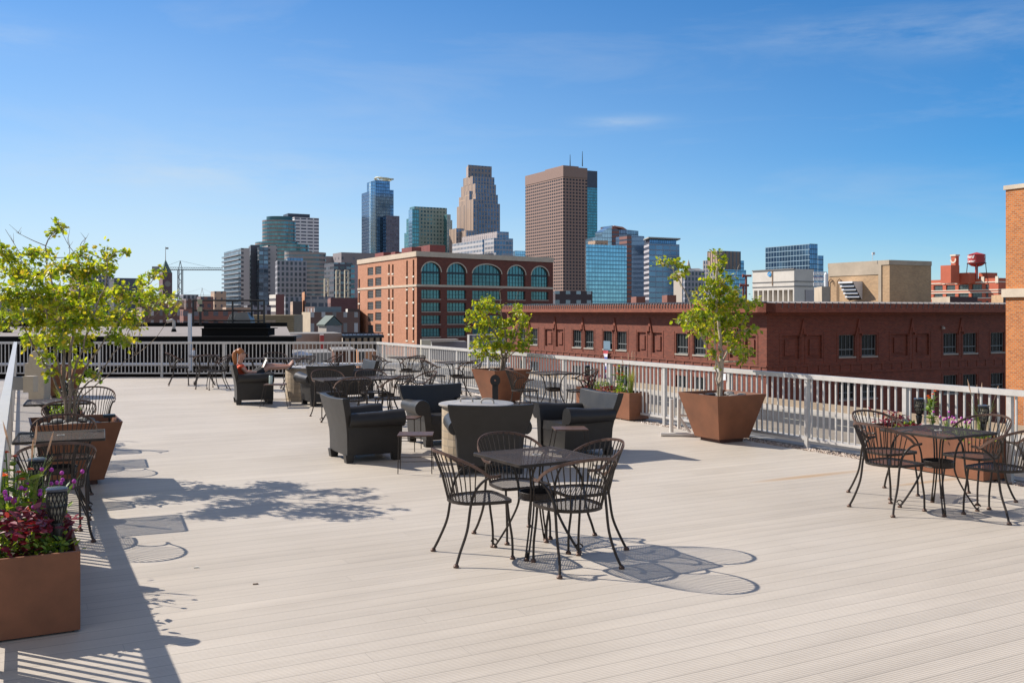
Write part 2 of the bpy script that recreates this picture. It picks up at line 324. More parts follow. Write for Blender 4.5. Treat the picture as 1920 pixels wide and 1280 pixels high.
def smooth_path(pts, n=6):
    pts = [Vector(p) for p in pts]; out = []
    for i in range(len(pts)-1):
        p0 = pts[max(i-1, 0)]; p1 = pts[i]; p2 = pts[i+1]; p3 = pts[min(i+2, len(pts)-1)]
        for k in range(n):
            t = k/n; out.append(.5*((2*p1)+(p2-p0)*t+(2*p0-5*p1+4*p2-p3)*t*t+(3*p1-p0-3*p2+p3)*t**3))
    out.append(pts[-1]); return out
# ================================================================== SETTING
ROADZ = -7.35; LOWZ = -14.
def struct(o): return tag(o, kind='structure')
g = MB(); g.face([(-6000, -200, LOWZ), (6000, -200, LOWZ), (6000, 8500, LOWZ), (-6000, 8500, LOWZ)])
struct(g.build('ground', mat('city_ground', (.13, .13, .115), .95, 0, .3, .01)))
# deck outline: rail lines run along D1
RR = Vector((4.018, 13.19)); RD = Vector((-.487, .873)).normalized()       # right railing line
LR = Vector((-4.45, 8.48)); LD = Vector((-.452, .892)).normalized()        # left railing line
BY = 27.15                                                               # back railing
def rline(t): return RR+RD*t
def lline(t): return LR+LD*t
tR = (BY-RR.y)/RD.y; tL = (BY-LR.y)/LD.y
inr = Vector((-RD.y, RD.x))*.26                                            # inside the right rail: gravel strip
near_r, near_l = rline(-16)+inr, lline(-14)
far_r, far_l = rline(tR)+inr, lline(tL)
d = MB(); poly = [near_l, near_r, far_r, far_l]
d.prism([(p.x, p.y) for p in poly], -.18, 0, 0, 0); struct(d.build('deck', deckmat()))
gr = MB(); q0, q1 = rline(-16), rline(tR); o_ = Vector((RD.y, -RD.x))*.10
gr.prism([tuple(p) for p in (q0+inr*.98, q0+o_, q1+o_, q1+inr*.98)], -.2, -.025, 0, 0)
struct(gr.build('roof_edge', mat('gravel_bed', (.20, .16, .12), .95, 0, .5, 30)))
random.seed(5); pb = MB()
for i in range(9000):
    t = random.uniform(-5, tR); k = random.uniform(-.06, .235); p = rline(t)+Vector((-RD.y, RD.x))*k; r = random.uniform(.010, .021)
    c = Vector((p.x, p.y, -.022+r*.3)); b = [c+Vector((random.uniform(.7, 1.2)*r*x, random.uniform(.7, 1.2)*r*y, random.uniform(.5, 1)*r*z)) for x, y, z in ((1, 0, 0), (0, 1, 0), (-1, 0, 0), (0, -1, 0), (0, 0, 1))]
    rr = random.random()
    for f in ((0, 1, 4), (1, 2, 4), (2, 3, 4), (3, 0, 4)): pb.face([b[j] for j in f], 0, None, rr)
tag(pb.build('gravel', leafmat('gravel_stones', (.22, .14, .09), (.52, .42, .33), None, 0)), 'brown and tan gravel strip under the right railing', 'gravel', kind='stuff')
cb_ = MB(); o2 = Vector((RD.y, -RD.x))
cb_.prism([tuple(p) for p in (q0+o2*.10, q0+o2*.32, q1+o2*.32, q1+o2*.10)], -.5, -.005); struct(cb_.build('roof_kerb', M_CONC))
# our own building under the deck
own = MB(); w0, w1, w2, w3 = rline(-16)+o2*.30, rline(tR)+o2*.30, lline(tL), lline(-14)
own.prism([tuple(p) for p in (w0, w1, w2-Vector((9, 0)), w3-Vector((9, 0)))], LOWZ, -.21)
tag(own.build('rooftop_building', mat('own_wall', (.25, .18, .14), .9)), 'brick building carrying the roof deck with the railing', 'building')
# strip of neighbouring roof left of the left rail
sp = MB(); sp.prism([tuple(p) for p in (w3-Vector((9, 0)), lline(-14)-Vector((.05, 0)), lline(tL)-Vector((.05, 0)), w2-Vector((9, 0)))], -.2, -.06)
struct(sp.build('roof_strip', mat('grey_roof', (.33, .31, .30), .85, 0, .15, .6)))
# road beyond the right railing, lower than the deck
def strip(name, wa, wb, z, m, t0=-60, t1=420, th=.1):
    b = MB(); b.prism([tuple(D2*wa+D1*t0), tuple(D2*wb+D1*t0), tuple(D2*wb+D1*t1), tuple(D2*wa+D1*t1)], z-th, z); return b.build(name, m)
M_ASPH = mat('asphalt', (.050, .050, .052), .9, 0, .25, .5); M_WALK = mat('sidewalk', (.25, .215, .17), .9, 0, .25, .4)
struct(strip('road_bed', 20, 66.4, ROADZ-.1, M_CONC, th=6.5))
struct(strip('road', 56.2, 63.4, ROADZ-.008, M_ASPH)); struct(strip('pavement', 63.4, 66.3, ROADZ+.14, mat('white_walk', (.42, .39, .34), .9, 0, .2, .5), th=.24))
struct(strip('median_pavement', 52.4, 56.2, ROADZ+.13, M_WALK, th=.23)); struct(strip('service_road', 30, 51.4, ROADZ-.008, mat('old_asphalt', (.085, .08, .075), .9, 0, .3, .3)))
struct(strip('kerb', 51.4, 52.4, ROADZ+.05, M_CONC, th=.15))
pw = MB(); pw.prism([tuple(D2*66.3+D1*-60), tuple(D2*66.75+D1*-60), tuple(D2*66.75+D1*300), tuple(D2*66.3+D1*300)], LOWZ, ROADZ+.75)
tag(pw.build('parapet_wall', mat('tan_stone', (.34, .26, .18), .9, 0, .2, .4)), 'low tan stone parapet wall along the far side of the road', 'wall')
mk = MB()
for k in range(-8, 60):
    a = D2*59.7+D1*(k*6.); b = a+D1*3; mk.face([V3(a-D2*.06, ROADZ-.003), V3(a+D2*.06, ROADZ-.003), V3(b+D2*.06, ROADZ-.003), V3(b-D2*.06, ROADZ-.003)])
struct(mk.build('road_markings', mat('road_paint', (.7, .66, .5), .8)))
# ------------------------------------------------------------------ railings
def railing(name, label, P, Q, post_t, hgt=.99, spacing=.105, brail=.11):
    P, Q = V3(P), V3(Q); dv = (Q-P); Ln = dv.length; rz = math.atan2(dv.y, dv.x)
    t = thing(name, label, 'railing', P, rz, 'white metal railings round the roof deck')
    m = MB(); m.box((Ln/2, 0, hgt-.031), (Ln, .085, .062)); m.build('top_rail', M_RAIL, t, bevel=.008)
    m = MB(); m.box((Ln/2, 0, brail), (Ln, .034, .036)); m.build('bottom_rail', M_RAIL, t)
    for x in post_t:
        if 0 <= x <= Ln: p = MB(); p.box((0, 0, (hgt-.05)/2-.03), (.056, .056, hgt-.05+.06)); p.box((0, 0, -.02), (.11, .11, .02)); p.build('post', M_RAIL, t, loc=(x, 0, 0))
    b = MB(); b.box((0, 0, (brail+.018+hgt-.05)/2), (.019, .022, hgt-.05-brail-.018)); first = None; xs = [spacing*(k+.5) for k in range(int(Ln/spacing)) if all(abs(spacing*(k+.5)-x) > .04 for x in post_t)]
    near = sorted(xs, key=lambda x: (P+dv*(x/Ln)).length)
    vis = [x for x in near if (P+dv*(x/Ln)).y > 3.5 and abs((P+dv*(x/Ln)).x/(P+dv*(x/Ln)).y) < .56]
    ind = set(vis[:100]); rest = MB()
    for x in xs:
        if x in ind:
            if first is None: o = first = b.build('baluster', M_RAIL, t, loc=(x, 0, 0))
            else: o = first.copy(); COL.objects.link(o); o.location = (x, 0, 0)
        else: rest.box((x, 0, (brail+.018+hgt-.05)/2), (.019, .022, hgt-.05-brail-.018))
    if rest.v: tag(rest.build('balusters', M_RAIL, t), kind='stuff')
    return t
Lr = (rline(tR)-rline(-12)).length
s0 = 12.
posts = [s0+x for x in (-5.86, -4.4, -2.95, -1.59, 0)] + [s0+1.55*k for k in range(1, 11)] + [Lr-.03, 4.7, 3.2, 1.7]
right_rail = railing('metal_railing', 'long white metal railing along the right edge of the deck', rline(-12), rline(tR), posts)
railing('metal_railing', 'far white metal railing across the back end of the deck', Vector((far_l.x-10, BY)), Vector((rline(tR).x, BY)), [.1+1.75*k for k in range(14)])
railing('metal_railing', 'white metal railing along the left edge, nearest the camera', lline(-12), lline(tL), [.05+1.6*k for k in range(20)])
# notice on the right rail
sg = thing('notice_sign', 'small white notice with blue print fixed to the right railing', 'sign', G(1318, 815))
sg.location = V3(rline(1.65)-Vector((RD.y, -RD.x))*.04, .86); sg.rotation_euler.z = math.atan2(RD.y, RD.x)+PI
m = MB(); m.box((0, 0, 0), (.13, .006, .10)); m.build('plate', mat('sign_white', (.74, .77, .80), .5), sg)
m = MB()
for i, wd in enumerate((.09, .10, .07, .09, .05)): m.box((0, .0045, .034-.017*i), (wd, .002, .006))
m.build('print', mat('sign_blue', (.12, .28, .5), .6), sg)
# ================================================================== BACKGROUND BUILDINGS
def ray_hit(C, dv, px):
    r = (px-CX)/F; return (r*C.y-C.x)/(dv.x-r*dv.y)
class Wall:
    def __init__(s, P, Q):
        s.P, s.Q = Vector(P), Vector(Q); s.d = (s.Q-s.P).normalized(); s.L = (s.Q-s.P).length
        n = Vector((s.d.y, -s.d.x)); s.n = n if n.dot(s.P) < 0 else -n
    def u(s, px): return ray_hit(s.P, s.d, px)
    def z(s, px, y): Y = (s.P+s.d*s.u(px)).y; return EYE-(y-HY)/F*Y
    def pt(s, u, z, o=0): p = s.P+s.d*u+s.n*o; return Vector((p.x, p.y, z))
def wall_open(mb, w, z0, z1, ops, depth=.3, mi=0, rmi=0, arches=()):
    us = sorted({0, w.L, *[o[0] for o in ops], *[o[1] for o in ops]}); zs = sorted({z0, z1, *[o[2] for o in ops], *[o[3] for o in ops]})
    for a, b in zip(us, us[1:]):
        for c, e in zip(zs, zs[1:]):
            if b-a < 1e-5 or e-c < 1e-5: continue
            mu, mz = (a+b)/2, (c+e)/2
            if any(o[0] < mu < o[1] and o[2] < mz < o[3] for o in ops): continue
            mb.face([w.pt(a, c), w.pt(b, c), w.pt(b, e), w.pt(a, e)], mi, [(a, c), (b, c), (b, e), (a, e)])
    for (a, b, c, e) in ops:
        for (p, q) in (((a, c), (a, e)), ((b, c), (b, e)), ((a, c), (b, c)), ((a, e), (b, e))):
            mb.face([w.pt(*p), w.pt(*q), w.pt(*q, -depth), w.pt(*p, -depth)], rmi, [(0, 0), (0, 1), (.3, 1), (.3, 0)])
def wbox(mb, w, u0, u1, z0, z1, o0, o1, mi=0):
    P = [w.pt(u0, z0, o0), w.pt(u1, z0, o0), w.pt(u1, z0, o1), w.pt(u0, z0, o1)]; T = [p+Vector((0, 0, z1-z0)) for p in P]
    v = P+T; L1, L2 = abs(u1-u0), abs(z1-z0)
    for f in ((0, 1, 2, 3), (4, 5, 6, 7), (0, 1, 5, 4), (1, 2, 6, 5), (2, 3, 7, 6), (3, 0, 4, 7)):
        mb.face([v[i] for i in f], mi, [(u0, z0), (u1, z0), (u1, z1), (u0, z1)])
# ---- the long red brick warehouse opposite
BR1 = brick('warehouse_brick', (.225, .058, .031), (.14, .036, .022), (.17, .08, .055), .42, .14, .018, .38, .5)
BRT = mat('brick_trim', (.22, .065, .038), .9, 0, .3, .5)
C0 = Vector((25.5, 97.)); wl = Wall(C0, C0+D1*ray_hit(C0, D1, 952)); wr = Wall(C0, C0+D2*40)
bw = thing('brick_warehouse', 'long dark red brick warehouse with paired barred windows across the road', 'building', V3(C0, LOWZ)); OF = bw.location.copy()
ztop = wl.z(1437, 566); M_FR = mat('window_frame', (.17, .18, .175), .6); M_GL = mat('window_glass', (.014, .018, .02), .08, 0, 0, 1, 0, 1, .35)
M_SILL = mat('window_sill', (.40, .36, .30), .8)
cols_l = [(974, 985), (995, 1008), (1074, 1090), (1096, 1113), (1131, 1148), (1156, 1175), (1267, 1290), (1300, 1323)]
blind_l = [(1022, 1036), (1042, 1056), (1195, 1211), (1223, 1241), (1368, 1390), (1397, 1417)]
orn_l = [992, 1041, 1093, 1153, 1219, 1295, 1384]
cols_r = [(1573, 1603), (1616, 1644), (1769, 1795), (1806, 1832), (1858, 1883)]
blind_r = [(1466, 1499), (1513, 1541), (1671, 1702), (1715, 1742)]
orn_r = [1505, 1609, 1709, 1801, 1890]
wz0, wz1 = wl.z(1280, 663), wl.z(1280, 625)
lz0, lz1 = wl.z(1280, 738), wl.z(1280, 704)
def brick_side(w, cols, blind, orn, nm):
    ops = []; wins = []
    for a, b in cols:
        u0, u1 = sorted((w.u(a), w.u(b)))
        ops += [(u0, u1, wz0, wz1), (u0, u1, lz0, lz1)]; wins += [(u0, u1, wz0, wz1), (u0, u1, lz0, lz1)]
    bl = []
    for a, b in blind:
        u0, u1 = sorted((w.u(a), w.u(b))); bl.append((u0, u1, wz0-.1, wz1))
    mb = MB(); wall_open(mb, w, LOWZ, ztop-1.3, ops+bl, .32, 0, 0)
    for (a, b, c, e) in bl:
        mb.face([w.pt(a, c, -.22), w.pt(b, c, -.22), w.pt(b, e, -.22), w.pt(a, e, -.22)], 0, [(a, c), (b, c), (b, e), (a, e)])
        wbox(mb, w, a+(b-a)*.22, b-(b-a)*.22, c+.35, e-.4, -.22, -.08)
    # projecting courses
    wbox(mb, w, 0, w.L, wz0-.85, wz0-.68, 0, .08); wbox(mb, w, 0, w.L, wz0-1.75, wz0-1.55, 0, .10)
    k = 0.8
    while k < w.L: wbox(mb, w, k, k+.28, wz0-1.55, wz0-.85, 0, .07); k += 1.55
    for a, b, c, e in wins+bl:
        wbox(mb, w, a-.32, a-.2, c-.5, e+.25, 0, .04); wbox(mb, w, b+.2, b+.32, c-.5, e+.25, 0, .04)
    mb.build('wall', [BR1], bw, OF)
    for px in orn:
        u = w.u(px); o = MB(); z0 = wz1+.15
        pts = [(u-.42, z0), (u+.42, z0), (u, z0+1.55)]
        f = [w.pt(p[0], p[1], .16) for p in pts]; bk = [w.pt(p[0], p[1], 0) for p in pts]
        o.face(f, 0, [(0, 0), (1, 0), (.5, 1.5)])
        for i in range(3): o.face([f[i], f[(i+1) % 3], bk[(i+1) % 3], bk[i]])
        wbox(o, w, u-.09, u+.09, z0+.1, z0+.6, .16, .26); wbox(o, w, u-.50, u-.36, z0-.25, z0, .0, .2); wbox(o, w, u+.36, u+.50, z0-.25, z0, .0, .2)
        o.build('ornament', BRT, bw, OF)
    for (a, b, c, e) in wins:
        fr = MB(); t = .07; D = -.20
        wbox(fr, w, a, a+t, c, e, D-.08, D); wbox(fr, w, b-t, b, c, e, D-.08, D); wbox(fr, w, a+t, b-t, c, c+t*1.6, D-.08, D); wbox(fr, w, a+t, b-t, e-t, e, D-.08, D)
        wbox(fr, w, a+t, b-t, c+(e-c)*.30, c+(e-c)*.30+.11, D-.06, D+.02)
        for i in range(1, 4):
            x = a+(b-a)*i/4; wbox(fr, w, x-.022, x+.022, c+t, e-t, D-.05, D-.01)
        fo = fr.build('window', M_FR, bw, OF)
        p = MB(); p.face([w.pt(a, c, D-.07), w.pt(b, c, D-.07), w.pt(b, e, D-.07), w.pt(a, e, D-.07)]); p.build('pane', M_GL, fo, OF)
        s = MB(); wbox(s, w, a-.08, b+.08, c-.16, c, -.3, .1); s.build('sill', M_SILL, fo, OF)
brick_side(wl, cols_l, blind_l, orn_l, 'left'); brick_side(wr, cols_r, blind_r, orn_r, 'right')
ev = MB()                                                          # deep eave with sloped brick cornice and tiles on top
for w in (wl, wr):
    wbox(ev, w, -1.25, w.L, ztop-1.05, ztop-.12, 0, 1.25)
    wbox(ev, w, 0, w.L, ztop-1.3, ztop-1.05, 0, .3)
ev.build('cornice', brick('cornice_brick', (.30, .09, .05), (.22, .065, .04), (.15, .06, .04), .5, .2, .02, .3, .5), bw, OF)
tl = MB()
for w in (wl, wr):
    k = 0.
    while k < w.L:
        a, b = w.pt(k, ztop-.12, 1.33), w.pt(k, ztop+.0, -.6); tl.tube([a, b], .11, 6); k += .52 if w is wl else .85
        tl.tube([w.pt(k, ztop-.62, 1.26), w.pt(k, ztop-.3, 1.32)], .045, 4)
tl.build('roof_tiles', mat('roof_tile', (.16, .15, .15), .7, 0, .25, 1), bw, OF)
rf = MB(); bk = C0+D1*wl.L+D2*40
rf.face([V3(p, ztop-.06) for p in (C0, C0+D2*40, bk, C0+D1*wl.L)]); rf.build('roof', mat('dark_roof', (.06, .06, .06), .9), bw, OF)
rb = MB(); rb.prism([tuple(C0+D2*40), tuple(bk), tuple(bk+D2*.2), tuple(C0+D2*40.2)], LOWZ, ztop); rb.prism([tuple(C0+D1*wl.L), tuple(bk), tuple(bk+D1*.2), tuple(C0+D1*(wl.L+.2))], LOWZ, ztop)
rb.build('rear_wall', BR1, bw, OF)
hp = MB(); u = wl.u(1139); z = wl.z(1139, 642); wbox(hp, wl, u-.75, u+.75, z-1.0, z+.2, .05, .10); hopper = hp.build('open_sash', mat('sash_glass', (.25, .36, .45), .2, .3), bw, OF)
bn = thing('banner', 'narrow red, white and blue banner hanging from an open window', 'banner', wl.pt(u, z-3, .3)); m = MB(); W_ = []
for i in range(9): W_.append((wl.pt(u-.55+.05*i, z-1.0-.4*i, .25+.08*math.sin(i)), wl.pt(u+.55-.09*i, z-1.0-.4*i, .28+.06*math.cos(i))))
for i in range(8): m.face([W_[i][0], W_[i][1], W_[i+1][1], W_[i+1][0]], i % 3)
m.build('cloth', [mat('flag_red', (.45, .05, .06), .8), mat('flag_white', (.7, .7, .75), .8), mat('flag_blue', (.06, .09, .35), .8)], bn, bn.location)
lm = MB(); p = wr.pt(wr.u(1765), wr.z(1765, 613), .25); lm.tube([wr.pt(wr.u(1765), p.z+.1, 0), p+Vector((0, 0, .1))], .04, 6); lm.lathe([(.05, .1), (.22, -.05), (.2, -.2)], 10, p)
lm.build('wall_lamp', M_STEEL, bw, OF)
# ---- orange brick pier at the right edge
OB = brick('orange_brick', (.60, .185, .042), (.36, .10, .026), (.45, .28, .15), .34, .15, .022, .28, .35)
Pc = A(1888, 700, 75.6)-V3(D1*5.9); pz1 = EYE+(HY-350)/F*75.6
ch = thing('brick_chimney', 'tall orange brick pier with a pale stone band at the right edge', 'building', (Pc.x, Pc.y, LOWZ))
def box_plan(P, a, b, k=0.): P = Vector(P); return [tuple(P-D2*k-D1*k), tuple(P+D2*(a+k)-D1*k), tuple(P+D2*(a+k)+D1*(b+k)), tuple(P-D2*k+D1*(b+k))]
P2 = Vector((Pc.x, Pc.y)); zb = EYE+(HY-544)/F*75.6
m = MB(); m.prism(box_plan(P2, 9, 6), LOWZ, pz1); m.build('shaft', OB, ch, ch.location)
m = MB(); m.prism(box_plan(P2, 9, 6, .22), zb-.55, zb+.1); m.build('stone_band', mat('limestone', (.60, .50, .38), .85, 0, .15, .8), ch, ch.location); m = MB(); m.prism(box_plan(P2, 9, 6, .12), pz1-.25, pz1+.08); m.build('stone_coping', MATS['limestone'], ch, ch.location)
m = MB(); m.prism(box_plan(P2+D2*1.2+D1*1, 5, 4), pz1+.2, pz1+1.1); m.build('chimney_cap', OB, ch, ch.location)
# ---- generic towers
def plan(xl, xc, xr, Y):
    C = Vector(((xc-CX)/F*Y, Y)); Lp = C+D1*ray_hit(C, D1, xl); Rp = C+D2*ray_hit(C, D2, xr); return C, Lp, Rp, Lp+Rp-C
def topz(y, Y): return EYE+(HY-y)/F*Y
def vol(t, part, xl, xc, xr, Y, ytop, mL, mR, cap=None, ybot=None, depth=None):
    C, Lp, Rp, B = plan(xl, xc, xr, Y)
    if depth: Lp = C+D1*min((Lp-C).length, depth) if (Lp-C).length > depth else Lp; B = Lp+Rp-C
    m = MB(); z1 = topz(ytop, Y); z0 = LOWZ if ybot is None else topz(ybot, Y)
    if (Lp-C).length < 8: Lb = Lp+C.normalized()*(18 if Y > 300 else 5); B = Lb+Rp-C; Lp = Lb                     # thin side: give it real depth behind
    m.prism([tuple(C), tuple(Rp), tuple(B), tuple(Lp)], z0, z1, [1, 1, 0, 0], 2)
    return m.build(part, [mL, mR, cap or M_ROOF], t, t.location)
M_ROOF = mat('flat_roof', (.22, .21, .2), .9)
def tower(name, label, Y, xc, vols, group='downtown towers'):
    t = thing(name, label, 'building', V3(Vector(((xc-CX)/F*Y, Y)), LOWZ), 0, group)
    for v in vols: vol(t, *v)
    return t
# mid-distance orange brick office block with arched windows
MBR = brick('office_brick_lit', (.56, .25, .14), (.46, .19, .10), (.42, .24, .16), .9, .35, .03, .15, .12)  # sunlit side of the block, its light put into the brick colour
MBR2 = brick('office_brick_shaded', (.20, .060, .038), (.15, .048, .032), (.14, .06, .045), .9, .35, .03, .2, .12)  # darker copy for the front, its shade put into the brick colour
M_LIME = mat('cream_stone', (.60, .48, .36), .85, 0, .1, .4); M_TEAL = mat('teal_glass', (.05, .17, .19), .07, .35, .5, .08, 0, 1, .8); M_MUL = mat('dark_mullion', (.03, .04, .045), .5)
def pc(x, y): return 640+x/4.174, 440+y/4.174
Yc = 300.; Cm = Vector(((781.5-CX)/F*Yc, Yc)); Rm = Vector(((1037-CX)/F*338, 338.)); Lm = Vector(((671-CX)/F*352, 352.))
ob = thing('brick_office_block', 'orange and red brick office block with five big arched windows', 'building', V3(Cm, LOWZ)); OF2 = ob.location.copy()
wA, wB = Wall(Cm, Rm), Wall(Cm, Lm); zt = topz(480, Yc)
cc = [pc(a, 0)[0:1]+pc(b, 0)[0:1] for a, b in ((627, 778), (828, 977), (1026, 1252), (1300, 1441), (1487, 1621))]
rows = [(430, 500), (532, 600), (633, 700), (735, 800), (836, 900)]
opsA = []; arch = []
ux = lambda w, x: w.u(x)
zc = lambda y: EYE-((440+y/4.174)-HY)/F*Yc
Z0a, Zsp, Zt_ = zc(393), zc(288), zc(212)
for a, b in cc:
    u0, u1 = sorted((wA.u(a), wA.u(b))); r = (u1-u0)/2; rise = min(r, Zt_-Zsp+0.0); arch.append((u0, u1, Z0a, Zsp, rise)); opsA.append((u0, u1, Z0a, Zsp+rise))
    for y0, y1 in rows: opsA.append((u0, u1, zc(y1), zc(y0)))
m = MB(); wall_open(m, wA, LOWZ, zt, opsA, .9)
for (u0, u1, z0, zs, rise) in arch:
    uc = (u0+u1)/2; r = (u1-u0)/2; K = 10; zt2 = zs+rise
    for sg_ in (-1, 1):
        P = [(uc+sg_*r*math.sin(PI/2*i/K), zs+rise*math.cos(PI/2*i/K)) for i in range(K+1)]
        for i in range(K):
            (a0, b0), (a1, b1) = P[i], P[i+1]
            m.face([wA.pt(a0, b0), wA.pt(a1, b1), wA.pt(a1, zt2), wA.pt(a0, zt2)], 0, [(a0, b0), (a1, b1), (a1, zt2), (a0, zt2)])
            m.face([wA.pt(a0, b0), wA.pt(a1, b1), wA.pt(a1, b1, -.9), wA.pt(a0, b0, -.9)])
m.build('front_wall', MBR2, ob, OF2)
def grid_window(w, u0, u1, z0, z1, nv, D, parent, off, rise=0, zs=None):
    g_ = MB(); t = .13
    zsp = zs if rise else z1; uc, r = (u0+u1)/2, (u1-u0)/2
    def ztop_at(u): return zsp+rise*math.sqrt(max(0, 1-((u-uc)/r)**2)) if rise else z1
    for i in range(nv+1):
        u = u0+(u1-u0)*i/nv; th = t if i % 2 == 0 else t*.5
        if ztop_at(u)-z0 > .2: wbox(g_, w, max(u-th/2, u0), min(u+th/2, u1), z0, ztop_at(u), D-.2, D)
    for z in ([z0+.1, z0+(z1-z0)*.5] if not rise else [z0+.1, z0+(zsp-z0)*.33, z0+(zsp-z0)*.66]): wbox(g_, w, u0, u1, z-.05, z+.05, D-.2, D-.02)
    if rise: wbox(g_, w, u0, u1, zsp-.45, zsp+.2, D-.3, D+.06)
    wo_ = g_.build('window', M_MUL, parent, off)
    K = 16; pts = [(u0, z0), (u1, z0)]+([(uc+r*math.cos(PI*i/K), zsp+rise*math.sin(PI*i/K)) for i in range(K+1)] if rise else [(u1, z1), (u0, z1)])
    p = MB(); p.face([w.pt(a, b, D-.12) for a, b in pts]); p.build('pane', M_TEAL, wo_, off)
    s = MB()
    if rise:
        ring = [(uc+(r)*math.cos(PI*i/K), zsp+rise*math.sin(PI*i/K)) for i in range(K+1)]; ring2 = [(uc+(r+.38)*math.cos(PI*i/K), zsp+(rise+.38)*math.sin(PI*i/K)) for i in range(K+1)]
        for i in range(K): s.face([w.pt(*ring[i], .12), w.pt(*ring[i+1], .12), w.pt(*ring2[i+1], .12), w.pt(*ring2[i], .12)]); s.face([w.pt(*ring[i], .12), w.pt(*ring[i+1], .12), w.pt(*ring[i+1], 0), w.pt(*ring[i], 0)])
        s.build('arch_trim', M_LIME, wo_, off)
    else: wbox(s, w, u0, u1, z0-.35, z0, -.4, .15); s.build('sill', M_LIME2, wo_, off)
M_LIME2 = mat('dull_stone', (.42, .32, .25), .85)
for i, (u0, u1, z0, zs, rise) in enumerate(arch):
    nv = 8 if i == 2 else 6
    grid_window(wA, u0, u1, z0, zs+rise, nv, -.5, ob, OF2, rise, zs)
    for y0, y1 in rows: grid_window(wA, u0, u1, zc(y1), zc(y0), nv, -.5, ob, OF2)
# left face
M_SL = mat('grey_louvre', (.10, .095, .09), .6); M_DK = mat('dark_slot', (.02, .02, .022), .3)
def yz(w, px, y): return w.z(px, y)
opsB = []; louv = []; slots = []
for r_, ycr in enumerate((287, 375, 467, 557, 647, 737)):
    for (a, b) in ((205, 250), (265, 313)):
        xa, xb = 640+a/4.174, 640+b/4.174; yv = 440+(ycr-(4 if a > 250 else 0)*2+(r_*2-6 if a < 250 else r_*1.6-5)*0)/4.174
        u0, u1 = sorted((wB.u(xa), wB.u(xb))); zc_ = wB.z((xa+xb)/2, yv); h = 2.75
        opsB.append((u0, u1, zc_-h/2, zc_+h/2)); louv.append(opsB[-1])
for (xs_, w_, hh, ys) in ((373, 1.1, 2.9, (267, 360, 460, 552, 648, 740, 828)), (403, 1.1, 2.9, (267, 360, 460, 552, 648, 740, 828)), (514, 1.0, 5.0, (265, 362, 465, 566, 663, 762)), (565, 1.0, 5.0, (258, 357, 462, 564, 664, 766)), (140, 1.1, 4.4, (395, 487, 575, 660, 745))):
    px = 640+xs_/4.174; u = wB.u(px)
    for y in ys: zz = wB.z(px, 440+y/4.174); ua_, ub_ = sorted((wB.u(px-1.5), wB.u(px+1.5))); o_4 = (ua_, ub_, zz-hh/2, zz+hh/2); opsB.append(o_4); slots.append(o_4)
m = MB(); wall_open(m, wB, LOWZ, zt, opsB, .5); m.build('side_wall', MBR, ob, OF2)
for (a, b, c, e) in louv:
    s = MB(); s.face([wB.pt(a, c, -.3), wB.pt(b, c, -.3), wB.pt(b, e, -.3), wB.pt(a, e, -.3)])
    for k in range(5): wbox(s, wB, a, b, c+(e-c)*k/5, c+(e-c)*k/5+.22, -.3, -.14)
    s.build('louvre', M_SL, ob, OF2)
for (a, b, c, e) in slots:
    s = MB(); s.face([wB.pt(a, c, -.3), wB.pt(b, c, -.3), wB.pt(b, e, -.3), wB.pt(a, e, -.3)]); so_ = s.build('window', M_DK, ob, OF2)
    s = MB(); wbox(s, wB, a-.15, b+.15, c-.5, c, -.1, .15); s.build('sill', mat('white_stone', (.72, .64, .52), .8), so_, OF2)
m = MB()
for w in (wA, wB):
    wbox(m, w, -.3, w.L, zt-.1, zt+1.5, -.6, .35); wbox(m, w, -.15, w.L, zc(405), zc(390)+.1, -.02, .18)
m.build('stone_coping', M_LIME, ob, OF2)
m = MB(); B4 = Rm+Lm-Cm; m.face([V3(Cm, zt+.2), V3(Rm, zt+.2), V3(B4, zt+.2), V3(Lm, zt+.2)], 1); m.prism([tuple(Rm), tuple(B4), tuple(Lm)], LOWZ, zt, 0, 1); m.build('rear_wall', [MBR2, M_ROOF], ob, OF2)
M_PH = mat('maroon_metal', (.22, .055, .045), .7, 0, .2, .4)
for (xl, xc, xr, y1, y0, Y) in ((703, 719, 735, 473, 487, 350), (733, 741, 755, 472, 484, 338), (753, 772, 790, 463, 480, 318), (776, 806, 835, 459, 476, 326)):
    C, Lp, Rp, B = plan(xl, xc, xr, Y); m = MB(); m.prism([tuple(C), tuple(Rp), tuple(B), tuple(Lp)], zt, topz(y1, Y)); m.build('rooftop_plant', M_PH, ob, OF2)
# ---- skyline
def FB(n, *a, **k): return fac(n, *a, **k)
m_brL = FB('brown_tower_left', (.34, .215, .17), (.015, .012, .015), 5.4, 4.1, .74, .60, gr=.5, wnoise=.06)
m_brR = FB('brown_tower_right', (.33, .205, .16), (.012, .012, .02), 4.6, 4.1, .58, .52, gr=.5, wnoise=.06)
m_brC = mat('brown_tower_crown', (.29, .19, .155), .85)
m_blue = FB('blue_curtain', (.07, .12, .18), (.15, .28, .42), 2.2, 3.9, .90, .84, metal=.7, var=.18, wr=.4, wmetal=.4)
m_blueD = FB('dark_blue_curtain', (.05, .07, .11), (.12, .19, .30), 2.2, 3.9, .9, .85, metal=.75, var=.15, wr=.4)
m_bluL = FB('light_blue_curtain', (.26, .38, .46), (.33, .50, .62), 2.4, 3.9, .9, .86, metal=.8, var=.07, wr=.35, wmetal=.5)
m_teal = FB('teal_curtain', (.10, .20, .20), (.10, .28, .30), 2.4, 3.9, .85, .8, metal=.6, var=.2, wr=.4)
m_grn = FB('teal_painted_reflection', (.31, .37, .32), (.03, .09, .10), 3.6, 4.0, .5, .5, metal=.3, var=.6, gvar2=(.16, .30, .28))  # cream grid and patches paint a stone building's reflection into the glass
